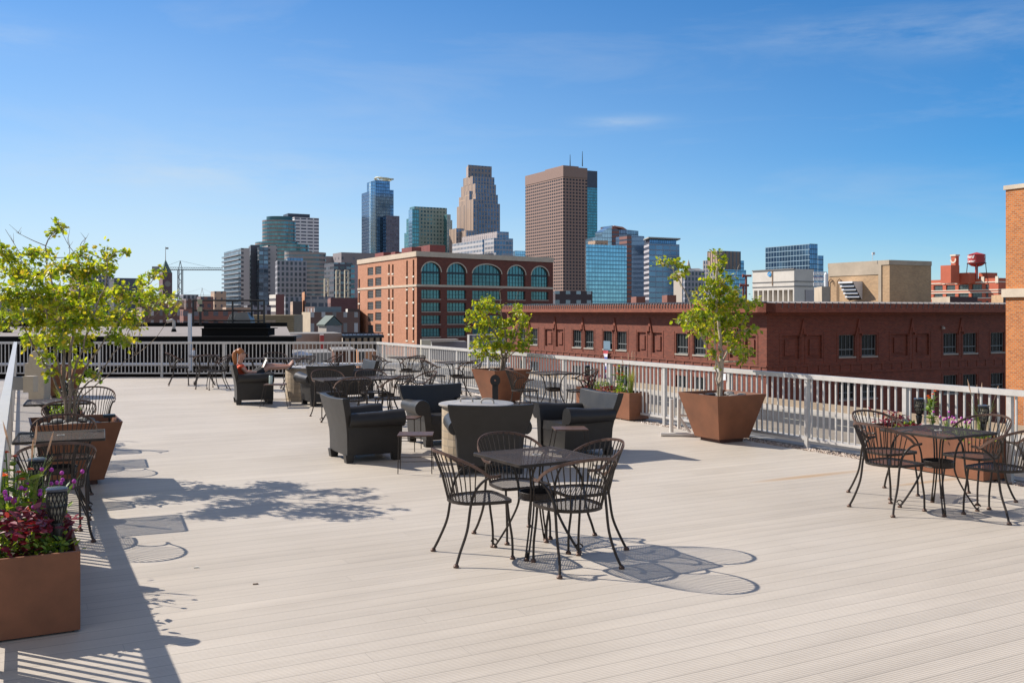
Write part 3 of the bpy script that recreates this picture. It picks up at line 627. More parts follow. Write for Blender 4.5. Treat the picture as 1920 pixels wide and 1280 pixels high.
m_stL = FB('tan_stone_fins', (.50, .35, .25), (.13, .11, .11), 3.4, 60., .38, .985, gr=.3, var=.2, wnoise=.06)
m_stR = FB('grey_stone_fins', (.33, .30, .30), (.10, .16, .25), 3.4, 4.2, .56, .76, metal=.3, gr=.2, var=.3, wnoise=.05)
m_whL = FB('white_office_left', (.50, .47, .46), (.10, .14, .20), 3.0, 4.0, .62, .5, metal=.2, var=.35)
m_whR = FB('white_office_right', (.36, .38, .43), (.10, .16, .24), 3.0, 4.0, .8, .62, metal=.5, var=.3)
m_wht = FB('white_grid', (.80, .74, .72), (.10, .10, .14), 8.6, 4.3, .82, .40, gr=.2, var=.25)
m_bal = FB('balcony_glass', (.13, .15, .18), (.16, .22, .28), 3.4, 3.3, .86, .72, metal=.4, var=.6)
m_pier = FB('beige_pier', (.47, .41, .38), (.09, .08, .09), 6.2, 3.3, .30, .5, gr=.2, var=.2)
m_dkp = FB('dark_panel', (.10, .105, .13), (.08, .09, .11), 4., 3.3, .5, .5, gr=.3, var=.2)
m_gridg = FB('grey_dot_grid', (.33, .32, .34), (.045, .055, .075), 2.9, 3.6, .55, .62, gr=.2, var=.4)
m_strip = FB('beige_strip', (.36, .29, .26), (.12, .16, .18), 90., 4.0, 1.0, .48, metal=.35, var=.2)
m_curv = FB('teal_copper_bands', (.34, .22, .19), (.11, .24, .26), 3.2, 4.4, .95, .70, metal=.55, var=.2)
m_grey = FB('grey_stone_slab', (.27, .24, .245), (.15, .15, .18), 12, 9, .2, .3, gr=.3)
m_apt = FB('dark_apartment', (.10, .10, .12), (.13, .17, .20), 4.2, 3.2, .7, .5, metal=.3, var=.7)
m_pink = FB('pink_panel', (.36, .28, .29), (.10, .22, .28), 5., 3.3, .5, .7, metal=.4, var=.5)
m_rb = FB('red_brick_low', (.25, .115, .09), (.09, .09, .11), 3.6, 3.8, .5, .5, gr=.2, var=.5)
m_bb = FB('brown_brick_low', (.17, .10, .08), (.30, .29, .29), 3.3, 4.4, .34, .62, gr=.3, var=.6)
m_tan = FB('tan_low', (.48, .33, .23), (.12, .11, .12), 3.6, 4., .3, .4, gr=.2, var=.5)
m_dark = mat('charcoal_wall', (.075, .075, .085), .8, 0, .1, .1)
m_purp = mat('dark_crown', (.07, .075, .10), .4, .2)
t = tower('glass_tower', 'blue glass tower directly behind the brown tower, dark crown', 1340, 1100, [
    ('shaft', 1062, 1080, 1120, 1340, 350, m_blueD, m_teal), ('crown', 1062, 1080, 1120, 1341, 318, m_purp, m_purp, None, 350)])
t = tower('brown_tower', 'tall brown concrete tower with small square windows and roof antennas', 1200, 1056, [
    ('shaft', 985, 1056, 1101, 1200, 331, m_brL, m_brR), ('crown', 984.6, 1056, 1101.3, 1199, 312, m_brC, m_brC, None, 331)])
for px, y in ((1069, 290), (1092, 284)):
    m = MB(); p = A(px, 312, 1225); m.tube([p, p+Vector((0, 0, (312-y)/F*1225))], [.7, .3], 5); m.build('antenna', M_MUL, t, t.location)
m = MB(); C, Lp, Rp, B = plan(1022, 1056, 1085, 1210); m.prism([tuple(C), tuple(Rp), tuple(B), tuple(Lp)], topz(313, 1210), topz(310, 1210)); m.build('roof_housing', m_brC, t, t.location)
t = tower('stepped_stone_tower', 'tan stone stepped tower narrowing towards a flat glazed crown', 1000, 893, [
    ('lower_shaft', 856.5, 893, 937.5, 1000, 380, m_stL, m_stR), ('setback', 860.5, 892, 933.5, 1006, 363, m_stL, m_stR, None, 381), ('setback', 864.5, 891, 930, 1012, 344, m_stL, m_stR, None, 364),
    ('setback', 868.5, 886, 927, 1018, 330, m_stL, m_stR, None, 345), ('crown', 874, 878, 922, 1024, 309, m_stL, FB('crown_glass', (.27, .235, .23), (.09, .12, .16), 4., 5., .45, .5, metal=.4), None, 331)])
for (a, b, c, y1, Yd) in ((872, 880, 886, 358, 985), (880, 888, 895, 373, 975), (842, 856, 870, 428, 960), (860, 874, 890, 432, 950)):
    vol(t, 'bay', a, b, c, Yd, y1, m_stL, m_stR)
t = tower('white_office_block', 'white gridded office block with dark glass corner notch', 820, 926, [
    ('wall', 848, 905, 908, 820, 449, m_whL, m_whR), ('wall', 900, 926, 962, 842, 446, m_whL, m_whR), ('penthouse', 866, 932, 954, 872, 434, FB('penthouse_fins', (.45, .38, .36), (.25, .22, .23), 4, 9, .3, .9), m_whR),
    ('lower_block', 840, 900, 906, 800, 476, m_whL, m_whR), ('lower_block', 907, 930, 940, 812, 474, m_whL, m_whR)])
tower('glass_block', 'small pale blue glass block peeking out left of the brown tower', 1100, 975, [('wall', 955, 966, 985, 1100, 470, m_bluL, m_bluL)])
t = tower('teal_green_tower', 'teal glass tower with angled edges and a cream reflection coloured into its front', 1000, 777, [
    ('shaft', 768, 777, 838, 1000, 387, m_teal, m_grn), ('side_bay', 762, 770, 848, 1004, 409, m_teal, m_bluL), ('lower_bay', 758, 766, 851, 1010, 436, m_teal, m_teal),
    ('bay', 766, 773, 786, 985, 392, m_bluL, m_teal), ('bay', 832, 838, 845, 1001, 402, m_teal, m_bluL)])
t = tower('blue_glass_tower', 'blue glass skyscraper with a pale open ring on top', 1150, 704, [
    ('left_wing', 678, 692, 706, 1152, 359, m_blueD, m_blueD), ('shaft', 688, 703, 731, 1140, 338, m_blue, m_blue), ('shaft', 690, 712, 738, 1146, 355, m_blue, m_blue),
    ('lower_wing', 718, 724, 749, 1130, 404, m_blueD, FB('purple_grid', (.16, .15, .20), (.12, .15, .20), 2.6, 3.9, .6, .6, metal=.4)), ('corner_bay', 692, 695, 704, 1128, 340, m_bluL, m_bluL)])
m = MB(); cx, cy = ((718-CX)/F*1150), 1160; zr = topz(334, 1150)
ring = [Vector((cx+11*math.cos(a), cy+11*math.sin(a), zr+.8*math.sin(a*2))) for a in [2*PI*i/24 for i in range(25)]]; m.tube(ring, 1.0, 5)
for i in range(0, 24, 2): m.tube([ring[i], Vector((cx+6*math.cos(2*PI*i/24), cy+6*math.sin(2*PI*i/24), zr-3.2))], .35, 4)
m.tube([Vector((cx+6*math.cos(a), cy+6*math.sin(a), zr+.8)) for a in [2*PI*i/24 for i in range(25)]], .6, 5); m.build('crown_ring', mat('pale_ring', (.62, .60, .42), .6), t, t.location)
# curved towers
def curved(name, label, px, Y, rpx, levels, rings=32, group='downtown towers'):
    t = thing(name, label, 'building', V3(Vector(((px-CX)/F*Y, Y)), LOWZ), 0, group)
    for (part, dpx, r, yt, yb, mt) in levels:
        c = Vector(((px+dpx-CX)/F*Y, Y)); R_ = r/F*Y; m = MB()
        m.prism([(c.x+R_*math.cos(2*PI*i/rings), c.y+.8*R_*math.sin(2*PI*i/rings)) for i in range(rings)], LOWZ if yb is None else topz(yb, Y), topz(yt, Y), 0, 1); m.build(part, [mt, M_ROOF], t, t.location, smooth=True, ang=30)
    return t
tower('white_grid_tower', 'white gridded office tower with dark window bands and dark rooftop plant', 1250, 552, [
    ('shaft', 538, 552, 598, 1250, 407, m_wht, m_wht), ('rooftop_plant', 531, 540, 581, 1262, 400, m_purp, m_purp, None, 408)])
curved('round_teal_tower', 'round teal and copper banded tower with a dark cap', 523, 1120, 30, [
    ('shaft', 0, 31, 414, None, m_curv), ('cap', 1, 24, 407, 414, mat('teal_cap', (.05, .13, .15), .4, .4)), ('lower_ring', -4, 40, 455, None, m_curv), ('lower_ring', 16, 40, 459, None, m_curv)])
curved('curved_beige_block', 'low curved beige office block with horizontal bands', 575, 900, 40, [('wall', -15, 26, 471, None, m_strip), ('wall', 5, 31, 474, None, m_strip), ('wall', 20, 30, 505, None, m_strip)])
t = tower('grey_gridded_block', 'grey apartment block with a regular dot grid and glass penthouse', 640, 575, [
    ('wall', 516, 520, 575, 640, 488, m_gridg, m_gridg), ('penthouse', 536, 539, 568, 650, 483, m_blueD, m_blueD, None, 489)])
t = tower('balcony_tower', 'apartment tower with stacked balconies and beige end piers', 700, 452, [
    ('wall', 420, 452, 468, 700, 465, m_bal, m_pier), ('wall', 466, 470, 487, 712, 459, m_dkp, m_dkp), ('wall', 470, 486, 503, 705, 463, m_bal, m_bal), ('wall', 484, 502, 520, 716, 460, m_pier, m_pier)])
C, Lp, Rp, B = plan(420, 452, 468, 700)
w_ = Wall(C, Lp)
for k in range(20):
    z = topz(470, 700)-k*3.3-3; m = MB(); wbox(m, w_, 0, w_.L, z, z+.3, 0, 1.9); wbox(m, w_, 0, w_.L, z+.3, z+1.3, 1.75, 1.85, 1); m.build('balcony', [mat('balcony_slab', (.42, .40, .40), .8), mat('balcony_rail', (.16, .20, .24), .3, .2)], t, t.location)
t = tower('grey_stone_hall', 'wide grey stone block with a glazed strip below its flat roof', 980, 640, [
    ('wall', 598, 603, 626, 1000, 480, m_grey, m_grey), ('wall', 624, 640, 704, 980, 473, m_grey, m_grey)])
t = tower('dark_apartment_block', 'dark apartment block with white framed window columns', 620, 645, [('wall', 608, 626, 661, 620, 492, m_apt, m_apt), ('wall', 655, 658, 682, 625, 497, m_pink, m_pink)])
for px in (612, 634, 650):
    p = A(px, 560, 600); m = MB(); h = topz(507 if px > 620 else 523, 600)
    for dx in (-1.1, 1.1): m.box((p.x+dx, p.y, (h+LOWZ)/2), (.7, 1, h-LOWZ), .5)
    for k in range(7): m.box((p.x, p.y, h-k*4.2), (2.2, .9, .6), .5)
    m.build('white_bay_frame', mat('cream_frame', (.62, .54, .40), .8), t, t.location)
tower('blue_mirror_block', 'broad blue mirror glass block right of the brown tower', 700, 1100, [('wall', 1098, 1099, 1175, 700, 458, m_bluL, FB('mirror_grid', (.12, .24, .32), (.24, .42, .52), 2.6, 3.0, .86, .8, metal=.85, var=.1, wr=.3, wmetal=.5))])
t = thing('gabled_glass_tower', 'glass tower with sloping gabled top and red brick stripe', 'building', V3(Vector(((1130-CX)/F*900, 900)), LOWZ), 0, 'downtown towers')
def flatprof(part, pts, Y, dep, m_):                       # profile wall with real depth
    m = MB(); f = [A(x, y, Y) for x, y in pts]; b = [p+V3(D1*dep) for p in f]; n = len(f)
    xs_ = [((p.x), p.z) for p in f]
    m.face(f, 0, xs_); m.face(list(reversed(b)), 0, list(reversed(xs_)))
    for i in range(n): m.face([f[i], b[i], b[(i+1) % n], f[(i+1) % n]], 0, [(0, f[i].z), (dep, f[i].z), (dep, f[(i+1) % n].z), (0, f[(i+1) % n].z)])
    return m.build(part, m_, t, t.location)
flatprof('glass_gable', [(1129, 600), (1148, 600), (1148, 423), (1129, 435)], 900, 12, m_bluL)
flatprof('brick_stripe', [(1148.2, 600), (1161, 600), (1161, 431), (1148.2, 423)], 899, 20, FB('brick_glass_band', (.26, .12, .10), (.08, .10, .14), 40, 4, 1, .4, gr=.2))
flatprof('copper_roof', [(1149, 424.5), (1176, 431), (1168, 425.5), (1152, 423)], 905, 14, mat('copper_red', (.50, .22, .15), .6))
flatprof('wall', [(1161.2, 600), (1176, 600), (1176, 431), (1161.2, 431)], 902, 20, m_blueD)
flatprof('wall', [(1176.2, 600), (1197, 600), (1197, 433), (1176.2, 431)], 912, 20, m_blue)
flatprof('left_wing', [(1111, 600), (1129, 600), (1129, 443), (1111, 447)], 896, 12, m_bluL)
flatprof('tan_box', [(1116, 600), (1140, 600), (1140, 451), (1116, 451)], 860, 12, m_tan)
flatprof('brick_stripe', [(1175.5, 600), (1184, 600), (1184, 441), (1175.5, 440)], 858, 12, FB('brick_glass_band', (.2,)*3, (.1,)*3, 1, 1, 1, 1))
flatprof('wall', [(1184.2, 600), (1208, 600), (1208, 443), (1184.2, 441)], 861, 25, FB('plain_blue', (.13, .20, .30), (.17, .27, .40), 60, 4, 1, .9, metal=.6, var=.06))
t = tower('banded_office_block', 'grey blue office block with a thin overhanging roof slab', 800, 1217, [
    ('wall', 1207, 1217, 1274, 800, 456, FB('band_left', (.42, .40, .42), (.08, .09, .12), 90, 4.4, 1, .55, gr=.2), FB('band_right', (.27, .31, .38), (.15, .23, .33), 7.2, 4.4, .93, .80, metal=.5, var=.18)),
    ('top_storey', 1207.5, 1218, 1268, 806, 447, m_blueD, m_blueD, None, 456), ('roof_slab', 1206, 1216, 1276, 797, 444, M_CONC, M_CONC, None, 446.5)])
t = tower('old_stone_block', 'pale stone block with pitched roof and small corner pinnacle', 620, 1279, [('wall', 1263, 1279, 1281, 620, 508, mat('pale_stone', (.50, .43, .36), .9), m_stR), ('wall', 1281, 1284, 1321, 630, 507, m_gridg, m_gridg)])
m = MB(); p = A(1291, 507, 640); m.lathe([(2, 0), (1.2, 3), (.1, 7)], 6, p); m.build('pinnacle', mat('pale_stone', (.5,)*3), t, t.location)
m = MB(); a, b, c, e = A(1284, 507, 631), A(1321, 507, 645), A(1310, 503, 650), A(1290, 503.5, 640); m.face([a, b, c, e]); m.face([b, b+V3(D1*12), c]); m.build('pitched_roof', mat('grey_slate', (.25, .24, .24), .8), t, t.location)
tower('brown_art_deco_tower', 'brown ribbed tower with stepped shoulders behind the right tree', 900, 1345, [
    ('shaft', 1326, 1345, 1389, 900, 470, m_stL, FB('brown_ribs', (.26, .19, .15), (.09, .09, .10), 4.4, 80, .4, 1, gr=.3)), ('shoulder', 1318, 1342, 1395, 906, 487, m_stR, m_blue), ('lower_shoulder', 1318, 1350, 1399, 890, 505, m_stR, m_blue)])
tower('glass_office_slab', 'wide blue glass slab rising behind the white industrial building', 760, 1518, [
    ('wall', 1435, 1518, 1533, 760, 457, FB('slab_left', (.30, .42, .50), (.15, .26, .36), 3.2, 4.2, .9, .88, metal=.7, var=.25, gvar2=(.07, .13, .22), wmetal=.4), m_blueD), ('side_wing', 1526, 1534, 1544, 768, 479, m_blueD, m_blueD)])
tower('low_brick_block', 'small dark brick block with pale windows above the warehouse roof', 420, 1045, [('wall', 1037, 1041, 1111, 420, 545, FB('dk_brick_win', (.085, .06, .06), (.22, .26, .30), 5.4, 4.6, .42, .45, metal=.2, var=.3), FB('dk_brick_win', (.1,)*3, (.1,)*3, 1, 1, 1, 1))])
m = MB(); M_RBp = mat('red_brick_plain', (.22, .09, .065), .9, 0, .2, .3)
for k, (a, b, c, y, Y_) in enumerate(((1183, 1193, 1210, 556, 200), (1241, 1251, 1268, 553, 200))):
    tower('brick_penthouse', ('left' if k == 0 else 'right')+' of two small brick roof houses beyond the warehouse ridge', Y_, b, [('wall', a, b, c, Y_, y, M_RBp, M_RBp)], 'brick roof houses')
# white industrial building with a blue disc
t = tower('white_industrial_building', 'white industrial building with open bays and a blue disc sign', 190, 1489, [], None)
M_WH = mat('white_cladding', (.62, .57, .50), .7, 0, .1, .5); C, Lp, Rp, B = plan(1411, 1489, 1526, 190); wW, wX = Wall(C, Lp), Wall(C, Rp)
z0, z1 = topz(560, 190)-3, topz(504, 190); zb_ = topz(543, 190)
m = MB(); m.prism([tuple(C), tuple(Rp), tuple(B), tuple(Lp)], zb_, z1, 0, 0)
for y in (527, 536): zz = topz(y, 190)-.1; wbox(m, wW, 0, wW.L, zz, zz+.16, 0, .12, 1); wbox(m, wX, 0, wX.L, zz, zz+.16, 0, .12, 1)
wbox(m, wW, -.1, wW.L, z1-.1, z1+.12, -.3, .2, 1); m.build('wall', [M_WH, mat('grey_seam', (.2, .19, .18), .8)], t, t.location)
m = MB(); m.prism([tuple(C+D1*.0+D2*3.), tuple(Rp), tuple(B), tuple(Lp+D2*3.)], LOWZ, zb_); m.build('lower_wall', mat('grey_cladding', (.40, .37, .36), .8), t, t.location)
for k in range(9):
    m = MB(); a = wW.L*k/8.3; wbox(m, wW, a, a+.35, z0, zb_, -2.8, 0); m.build('bay_fin', M_WH, t, t.location)
m = MB(); p = wW.pt(wW.u(1443.5), wW.z(1443.5, 514), .15); nn = V3(wW.n); tt = V3(wW.d)
for rr, mi, o3 in ((.46, 0, 0), ): m.face([p+tt*(rr*2.0*math.cos(2*PI*i/24))*.62+Vector((0, 0, rr*math.sin(2*PI*i/24))) for i in range(24)], mi)
q = p+nn*.03; m.face([q-tt*.36+Vector((0, 0, .16)), q-tt*.22+Vector((0, 0, .24)), q+tt*.36-Vector((0, 0, .12)), q+tt*.24-Vector((0, 0, .2))], 1)
m.build('disc_sign', [mat('sign_disc_blue', (.02, .28, .60), .5), M_WH], t, t.location)
m = MB(); u = wW.u(1448.5); wbox(m, wW, u-.1, u+.1, topz(534, 190), z1, .0, .12); m.build('rust_strip', mat('rust', (.30, .20, .12), .8), t, t.location)
# tan roof-top block
M_TAN = brick('tan_brick', (.52, .33, .17), (.40, .25, .13), (.40, .30, .21), .4, .16, .02, .35, .45); M_TC = mat('tan_concrete', (.44, .36, .27), .9, 0, .15, .5)
t = tower('tan_penthouse', 'tan brick roof block with striped vent hood and concrete frame', 135, 1668, [], None)
C, Lp, Rp, B = plan(1553, 1668, 1746, 135); wT, wU = Wall(C, Lp), Wall(C, Rp); z1 = topz(488, 135)
m = MB(); m.prism([tuple(C), tuple(Rp), tuple(B), tuple(Lp)], LOWZ, z1); m.build('wall', M_TAN, t, t.location)
m = MB(); wbox(m, wT, 0, wT.L, z1-.6, z1+.05, -.2, .1); wbox(m, wU, 0, wU.L, z1-.6, z1+.05, -.2, .1); u = wT.u(1648)
wbox(m, wT, u-.5, u, -2, z1-.6, 0, .12); wbox(m, wT, u, wT.L-.2, z1-1.9, z1-.6, 0, .1); m.build('concrete_frame', M_TC, t, t.location)
m = MB(); ua, ub = sorted((wT.u(1590), wT.u(1617))); za, zb2 = wT.z(1605, 528), wT.z(1605, 561)
for k in range(5):
    f = k/5; zz = za+(zb2-za)*f; m.face([wT.pt(ua, zz, 1.98-1.7*f), wT.pt(ub, zz, 1.98-1.7*f), wT.pt(ub, zz-.26, 1.98-1.7*f), wT.pt(ua, zz-.26, 1.98-1.7*f)])
m.face([wT.pt(ua, za, 1.80), wT.pt(ub, za, 1.80), wT.pt(ub, zb2, .1), wT.pt(ua, zb2, .1)], 1)
for uu in (ua, ub): m.face([wT.pt(uu, za, 0), wT.pt(uu, za, 1.95), wT.pt(uu, zb2, .2), wT.pt(uu, zb2, 0)])
m.face([wT.pt(ua, za+.03, 0), wT.pt(ub, za+.03, 0), wT.pt(ub, za, 1.95), wT.pt(ua, za, 1.95)]); m.build('vent_hood', [mat('white_metal', (.7, .7, .7), .5), M_BLACK], t, t.location)
m = MB(); p = A(1636, 488, 137); m.tube([p, p+Vector((0, 0, .8))], .04, 5); m.box(p+Vector((.12, 0, .95)), (.35, .25, .35)); m.build('antenna', mat('white_metal', (.7, .7, .7), .5), t, t.location)
m = MB()
for dx in (1555, 1571):
    u = wT.u(dx); m.tube([wT.pt(u, -1, .15), wT.pt(u, wT.z(dx, 528), .15), wT.pt(u-.5, wT.z(dx, 523), .2), wT.pt(u-.9, wT.z(dx, 528), .15), wT.pt(u-.9, wT.z(dx, 534), .15)], .06, 6)
m.build('roof_pipe', M_RUSTY, t, t.location)
t = tower('tan_roof_annex', 'small plain tan annex between white building and tan brick block', 128, 1540, [('wall', 1526, 1541, 1556, 128, 537, M_TC, M_TC)], None)
t = thing('roof_steelwork', 'white and red steel racks with tank on top of the tan annex', 'steelwork', A(1538, 537, 131)); m = MB()
for k in range(3):
    z = A(1538, 537-k*10, 132).z+.3
    for x in range(1526, 1550, 3): m.box((A(x, 530, 133).x, 133, z), (.12, .1, .45))
    m.box((A(1538, 530, 133).x, 133, z+.25), (1.8, .1, .08), 0, 1 if k == 1 else 0); m.box((A(1538, 530, 133).x, 133, z-.2), (1.8, .1, .08))
m.build('rack', [mat('white_metal', (.7,)*3), mat('red_metal', (.4, .06, .05), .6)], t, t.location)
m = MB(); p = A(1549, 538, 132); m.lathe([(.28, 0), (.28, 1.7), (.1, 2.0)], 10, p); m.build('tank', mat('white_metal', (.7,)*3), t, t.location)
t = thing('roof_pipework', 'rusty red standpipes with elbows left of the white building', 'pipes', A(1397, 575, 120)); m = MB()
for (x, y) in ((1399, 517), (1394, 535)):
    p = A(x, y, 120); m.tube([A(x, 590, 120), p], .13, 8); m.tube([A(x-6, y, 120), A(x+10, y, 120)], .13, 8); m.tube([A(x-7, y, 120), A(x-4, y, 120)], .2, 8)
m.build('pipe', mat('rust_red', (.25, .07, .05), .7), t, t.location)
# factory with water tank
t = tower('red_brick_factory', 'red brick factory with white bands and large gridded windows', 430, 1872, [], None)
FR = mat('factory_brick', (.52, .13, .07), .9, 0, .12, .2); C, Lp, Rp, B = plan(1744, 1872, 1893, 430); wF, wG = Wall(C, Lp), Wall(C, Rp); z1 = topz(521, 430); m = MB(); ops = []
fx = lambda x: 1730+x*.10155; fy = lambda y: 450+y*.10155
for (a, b) in ((200, 370), (430, 600), (660, 850), (905, 1095), (1160, 1215)):
    u0, u1 = sorted((wF.u(fx(a)), wF.u(fx(b))))
    for (ya, yb) in ((815, 915), (975, 1075), (1130, 1220)): ops.append((u0, u1, topz(fy(yb), 430), topz(fy(ya)-1, 430)))
wall_open(m, wF, LOWZ, z1, ops, .6)
m.face([wG.pt(0, LOWZ), wG.pt(wG.L, LOWZ), wG.pt(wG.L, z1), wG.pt(0, z1)]); m.prism([tuple(Rp), tuple(B), tuple(Lp)], LOWZ, z1); m.build('wall', FR, t, t.location)
for (a, b, c, e) in ops:
    s = MB(); s.face([wF.pt(a, c, -.5), wF.pt(b, c, -.5), wF.pt(b, e, -.5), wF.pt(a, e, -.5)], 0)
    for k in range(1, 7): s_u = a+(b-a)*k/7; wbox(s, wF, s_u-.06, s_u+.06, c, e, -.5, -.35, 1)
    wbox(s, wF, a, b, (c+e)/2-.06, (c+e)/2+.06, -.5, -.35, 1); s.build('window', [mat('green_glass', (.10, .15, .14), .1, .3), M_FR], t, t.location)
m = MB(); W2 = mat('white_band', (.70, .60, .48), .8)
for y in (780, 925, 970, 1075): z = topz(fy(y), 430); wbox(m, wF, 0, wF.L, z, z+.5, 0, .2); wbox(m, wG, 0, wG.L, z, z+.5, 0, .2)
for x in (395, 625, 870, 1115, 1375): u = wF.u(fx(x)); wbox(m, wF, u-.7, u+.7, topz(fy(790), 430), z1+.8, 0, .35)
m.build('white_bands', W2, t, t.location)
m = MB()
for (xl, xc, xr, y) in ((1763.5, 1783, 1799, 497), (1793, 1817, 1832, 511), (1835, 1849, 1870, 511)):
    C2, L2, R2, B2 = plan(xl, xc, xr, 438); m.prism([tuple(C2), tuple(R2), tuple(B2), tuple(L2)], z1-2, topz(y, 438))
m.build('roof_house', FR, t, t.location)
m = MB(); C2, L2, R2, B2 = plan(1783, 1791.5, 1798, 446); m.prism([tuple(C2), tuple(R2), tuple(B2), tuple(L2)], z1, topz(479, 446)); wN = Wall(C2, L2)
m.build('chimney_stack', FR, t, t.location)
m = MB(); m.prism([tuple(p) for p in (C2-D1*.3-D2*.3, R2+D2*.3-D1*.3, B2+D2*.3+D1*.3, L2+D1*.3-D2*.3)], topz(480, 446), topz(477, 446))
for k in range(9): a = PI*k/8; a2 = PI*(k+1)/8; m.face([wN.pt(wN.L/2+c*r, topz(486.5, 446)-s_*r*1.1, .1) for c, s_, r in ((math.cos(a), math.sin(a), .9), (math.cos(a2), math.sin(a2), .9), (math.cos(a2), math.sin(a2), 1.6), (math.cos(a), math.sin(a), 1.6))])
m.build('white_cap', W2, t, t.location)
t = thing('water_tower', 'red water tower with white lettering above the brick factory', 'water tower', A(1831, 512, 440)); Y_ = 440; c = A(1831, 0, Y_); M_RT = mat('tank_red', (.42, .035, .035), .55, 0, .12, .4)
R_ = 15.3/F*Y_; za, zb3, zt3 = topz(494, Y_), topz(477.5, Y_), topz(473, Y_)
m = MB(); m.lathe([(.8, topz(500, Y_)), (R_*.6, topz(498.5, Y_)), (R_, za), (R_, zb3), (R_*1.05, zb3), (0.1, zt3)], 32, (c.x, c.y, 0)); m.build('tank', M_RT, t, t.location, smooth=True, ang=25)
m = MB(); m.tube([(c.x, c.y, topz(524, Y_)), (c.x, c.y, topz(498, Y_))], .62, 12); m.build('riser_pipe', M_RT, t, t.location)
for k in range(4):
    a = PI/4+k*PI/2; a += .35; m = MB(); m.tube([(c.x+1.18*R_*math.cos(a), c.y+1.18*R_*math.sin(a), topz(524, Y_)), (c.x+1.0*R_*math.cos(a), c.y+R_*math.sin(a), za)], .18, 5); m.build('leg', mat('tank_leg', (.06, .03, .03), .7), t, t.location)
m = MB(); m.tube([Vector((c.x+R_*1.09*math.cos(a), c.y+R_*1.09*math.sin(a), za+.1)) for a in [2*PI*i/24 for i in range(25)]], .14, 4); m.build('walkway', mat('tank_leg', (.06,)*3), t, t.location)
def wrap_text(txt, size, ang0, z, name):
    cu = bpy.data.curves.new(name, 'FONT'); cu.body = txt; cu.size = size; cu.extrude = 0; cu.align_x = 'CENTER'; cu.shear = .3; cu.offset = .03*size; cu.resolution_u = 3
    ot = bpy.data.objects.new(name, cu); COL.objects.link(ot); dg = bpy.context.evaluated_depsgraph_get(); me = bpy.data.meshes.new_from_object(ot.evaluated_get(dg)); bpy.data.objects.remove(ot)
    for v in me.vertices:
        a = ang0+v.co.x/R_; v.co = Vector((c.x+(R_+.05)*math.cos(a), c.y+(R_+.05)*math.sin(a), z+v.co.y))-t.location
    me.materials.clear(); me.materials.append(mat('letter_white', (.8, .75, .72), .6)); o = bpy.data.objects.new(name, me); COL.objects.link(o); o.parent = t
for a0 in (math.radians(-165), math.radians(-28)):
    wrap_text('Ford', 2.1, a0, (za+zb3)/2+.35, 'lettering'); wrap_text('Center', 1.5, a0+.08, za+.55, 'lettering')
# things above the warehouse ridge at right
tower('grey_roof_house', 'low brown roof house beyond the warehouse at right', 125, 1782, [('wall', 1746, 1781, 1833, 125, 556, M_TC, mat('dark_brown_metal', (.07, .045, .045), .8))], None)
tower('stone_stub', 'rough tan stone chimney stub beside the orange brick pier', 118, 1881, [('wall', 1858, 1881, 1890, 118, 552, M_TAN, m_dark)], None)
# ---- left and middle low skyline
tower('striped_block', 'white banded block with a brown brick end wall', 520, 517, [('wall', 505, 517, 533, 520, 552, FB('white_bands_block', (.66, .60, .52), (.14, .12, .12), 60, 3.6, 1, .42, gr=.3), mat('maroon_brick', (.20, .09, .08), .9))])
tower('grey_flats', 'grey flats with rows of square windows', 540, 540, [('wall', 531, 535, 566, 540, 556, m_gridg, m_gridg)])
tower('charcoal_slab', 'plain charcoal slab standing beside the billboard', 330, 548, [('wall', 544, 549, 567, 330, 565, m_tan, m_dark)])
tower('hotel_block', 'long tan hotel block with ribbon windows and an orange stair tower', 560, 572, [('wall', 567, 572, 626, 560, 556, m_tan, FB('hotel_ribbon', (.38, .34, .32), (.08, .09, .12), 4., 4.4, .75, .5, gr=.2)), ('stair_tower', 566, 571, 574, 550, 547, mat('orange_brick_plain', (.50, .24, .12), .9), m_rb)])
tower('maroon_warehouse', 'low maroon warehouse left of the brick office block', 460, 622, [('wall', 614, 620, 672, 460, 558, m_rb, mat('maroon_wall', (.15, .07, .07), .9, 0, .15, .3))])
tower('brown_brick_loft', 'brown brick loft building with arched window columns and pale end wall', 280, 582, [('wall', 566, 582, 674, 280, 585, mat('beige_render', (.52, .42, .30), .9, 0, .1, .4), m_bb), ('roof_house', 572, 590, 640, 290, 575, m_bb, mat('teal_tin', (.16, .20, .22), .7))])
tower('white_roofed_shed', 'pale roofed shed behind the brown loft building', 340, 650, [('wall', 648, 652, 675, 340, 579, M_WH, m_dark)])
t = thing('gabled_roof_house', 'small tan roof house with a green gabled roof', 'building', A(625, 612, 170)); m = MB()
a, b = A(612, 617, 170), A(640, 617, 176); h = 1.6; dd = V3(D1*5)
m.prism([(a.x, a.y), (b.x, b.y), (b.x+dd.x, b.y+dd.y), (a.x+dd.x, a.y+dd.y)], a.z-6, a.z+.6); m.build('wall', mat('grey_render', (.35, .31, .27), .9), t, t.location)
m = MB(); e0, e1 = Vector((a.x-.3, a.y-.2, a.z+.6)), Vector((b.x+.3, b.y-.2, a.z+.6)); mid = (e0+e1)/2+Vector((0, 0, h))
for s in ((e0, mid), (mid, e1)): m.face([s[0], s[1], s[1]+dd, s[0]+dd]); m.face([s[0]+Vector((0, 0, .18)), s[1]+Vector((0, 0, .18)), s[1]+dd+Vector((0, 0, .18)), s[0]+dd+Vector((0, 0, .18))])
m.face([e0, e1, mid]); m.build('roof', mat('green_roof', (.10, .13, .11), .7), t, t.location)
t = tower('ribbed_billboard_wall', 'tan ribbed metal wall with a pale poster at its left end', 150, 500, [], None); C = A(452, 590, 150); E = A(552, 590, 150)
m = MB(); wv = Wall((C.x, C.y), (E.x, E.y)); zt4, zb4 = topz(590, 150), topz(621, 150)
